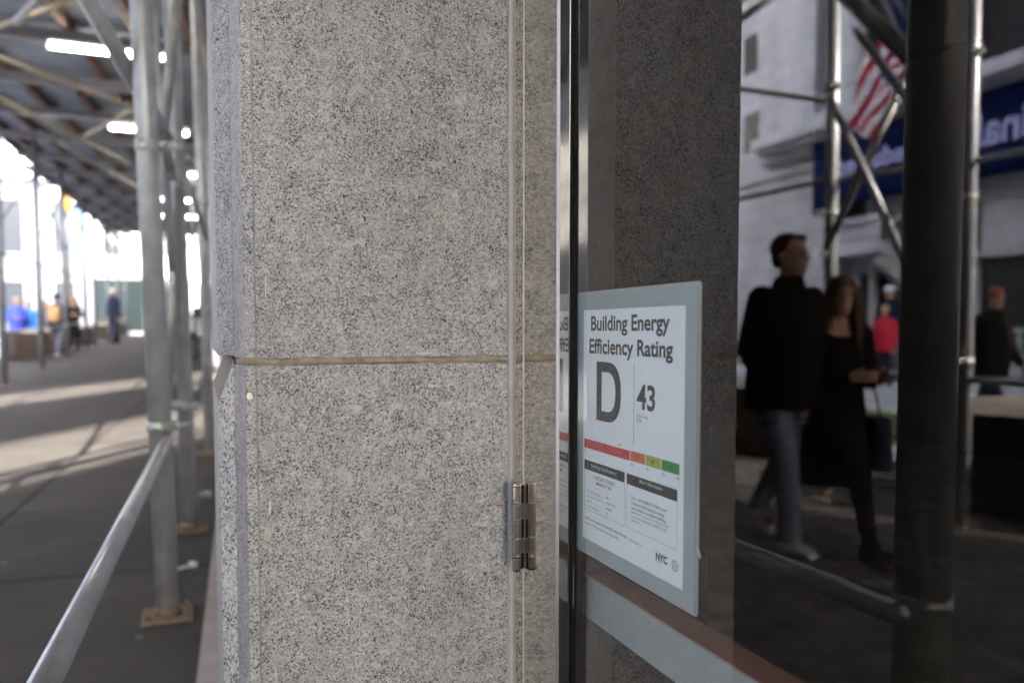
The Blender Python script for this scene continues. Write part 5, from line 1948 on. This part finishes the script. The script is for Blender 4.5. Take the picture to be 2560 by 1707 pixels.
def face_at(px, py, ht_px_top, mirrored, dz, dirv, label, **kw):
    g = on_gh(px, py, dz)
    fwd = Vector((math.sin(YAW), math.cos(YAW), 0))
    D = (g - Vector((0, 0, H))).dot(fwd)
    ht = (at_d(px, ht_px_top, D).z - g.z) * 1.0
    if mirrored:
        g = mir(g)
    return person(g, dir_rz(*dirv), ht, label, **kw)
GP = "people passing in the street"
face_at(1950, 1362, 588, True, 0, (0.10, -0.99), "person in a black jacket and faded jeans striding beside the woman, reflected in the glass", vox=0.0085, stride=0.42,
        top='jacket', mats=dict(legs='jeans', hair='hair_dark', skin='skin_dark'), hair='short', arms='pocket', shoes_col='shoe_white', group=GP, head_turn=R(-30))
face_at(2076, 1345, 690, True, 0, (0.10, -0.99), "person with long hair in a long dark coat and ankle boots, reflected in the glass", vox=0.0085, stride=0.95,
        top='coat', mats=dict(legs='cloth_black', hair='hair_brown', skin='skin'), hair='long', arms='hold', shoes_col='cloth_black', group=GP, bag='shoulder', sock=True, head_turn=R(28))
face_at(2209, 977, 762, True, -0.14, (0.9, -0.43), "small person in a bright red jacket standing in the street, reflected in the glass", vox=0.014, stride=0.06,
        top='jacket', mats=dict(top='cloth_red', legs='jeans_dark', hair='hair_fair'), hair='fair', arms='down', shoes_col='cloth_white', group=GP)
face_at(2222, 968, 716, True, -0.14, (0.9, -0.2), "person in a white cap and dark top standing behind the red jacket", vox=0.014, stride=0.05,
        top='jacket', mats=dict(top='cloth_navy', legs='cloth_grey', hat='cloth_white'), hair='short', hat='cap', arms='hold', shoes_col='cloth_white', group=GP)
face_at(2466, 1108, 722, True, -0.0, (0.1, -0.99), "person in a rust red knit hat and dark coat walking behind the reflected kerb post", vox=0.014, stride=0.55,
        top='jacket', mats=dict(top='cloth_black', legs='jeans_dark', hat='cloth_rust'), hair='short', hat='knit', arms='swing', shoes_col='cloth_rust', group=GP)
face_at(46, 898, 744, False, -0.14, (0.3, -0.95), "person in a royal blue jacket behind the bronze block at far left", vox=0.016, stride=0.05,
        top='jacket', mats=dict(top='cloth_blue', legs='cloth_tan', hair='hair_fair'), hair='short', arms='hold', shoes_col='cloth_white', group=GP)
face_at(76, 896, 752, False, -0.14, (-0.2, -0.95), "person in a bright sky blue jacket beside the royal blue one", vox=0.016, stride=0.05,
        top='jacket', mats=dict(top='cloth_sky', legs='cloth_sky'), hair='short', arms='down', shoes_col='cloth_white', group=GP)
face_at(118, 892, 752, False, -0.14, (-0.2, -0.95), "person in a grey blue jacket between the second and third kerb posts", vox=0.016, stride=0.1,
        top='jacket', mats=dict(top='cloth_grey', legs='cloth_navy'), hair='short', arms='down', shoes_col='cloth_black', group=GP)
face_at(145, 893, 735, False, 0.0, (0.15, 0.98), "person in dark clothes with a backpack walking away past the third kerb post", vox=0.014, stride=0.25,
        top='jacket', mats=dict(top='cloth_navy', legs='cloth_grey', hat='cloth_navy'), hair='short', hat='knit', arms='down', shoes_col='cloth_white', group=GP, bag='backpack')
face_at(184, 884, 738, False, -0.14, (0.4, -0.9), "person in a black coat and red gloves right of the third kerb post", vox=0.016, stride=0.2,
        top='coat', mats=dict(top='cloth_black', legs='cloth_black', hair='hair_brown'), hair='long', arms='hold', shoes_col='cloth_black', group=GP)
face_at(288, 858, 722, False, 0.0, (-0.6, -0.7), "person in a white cap and dark jacket before the green hoarding", vox=0.02, stride=0.2,
        top='jacket', mats=dict(top='cloth_navy', legs='cloth_navy', hat='cloth_white'), hair='short', hat='cap', arms='down', shoes_col='cloth_black', group=GP)
face_at(455, 852, 738, False, 0.0, (0.0, -1.0), "person in white and red between the second and third scaffold posts", vox=0.02, stride=0.1,
        top='jacket', mats=dict(top='cloth_white', legs='cloth_navy', hair='hair_brown'), hair='short', arms='down', shoes_col='cloth_black', group=GP)
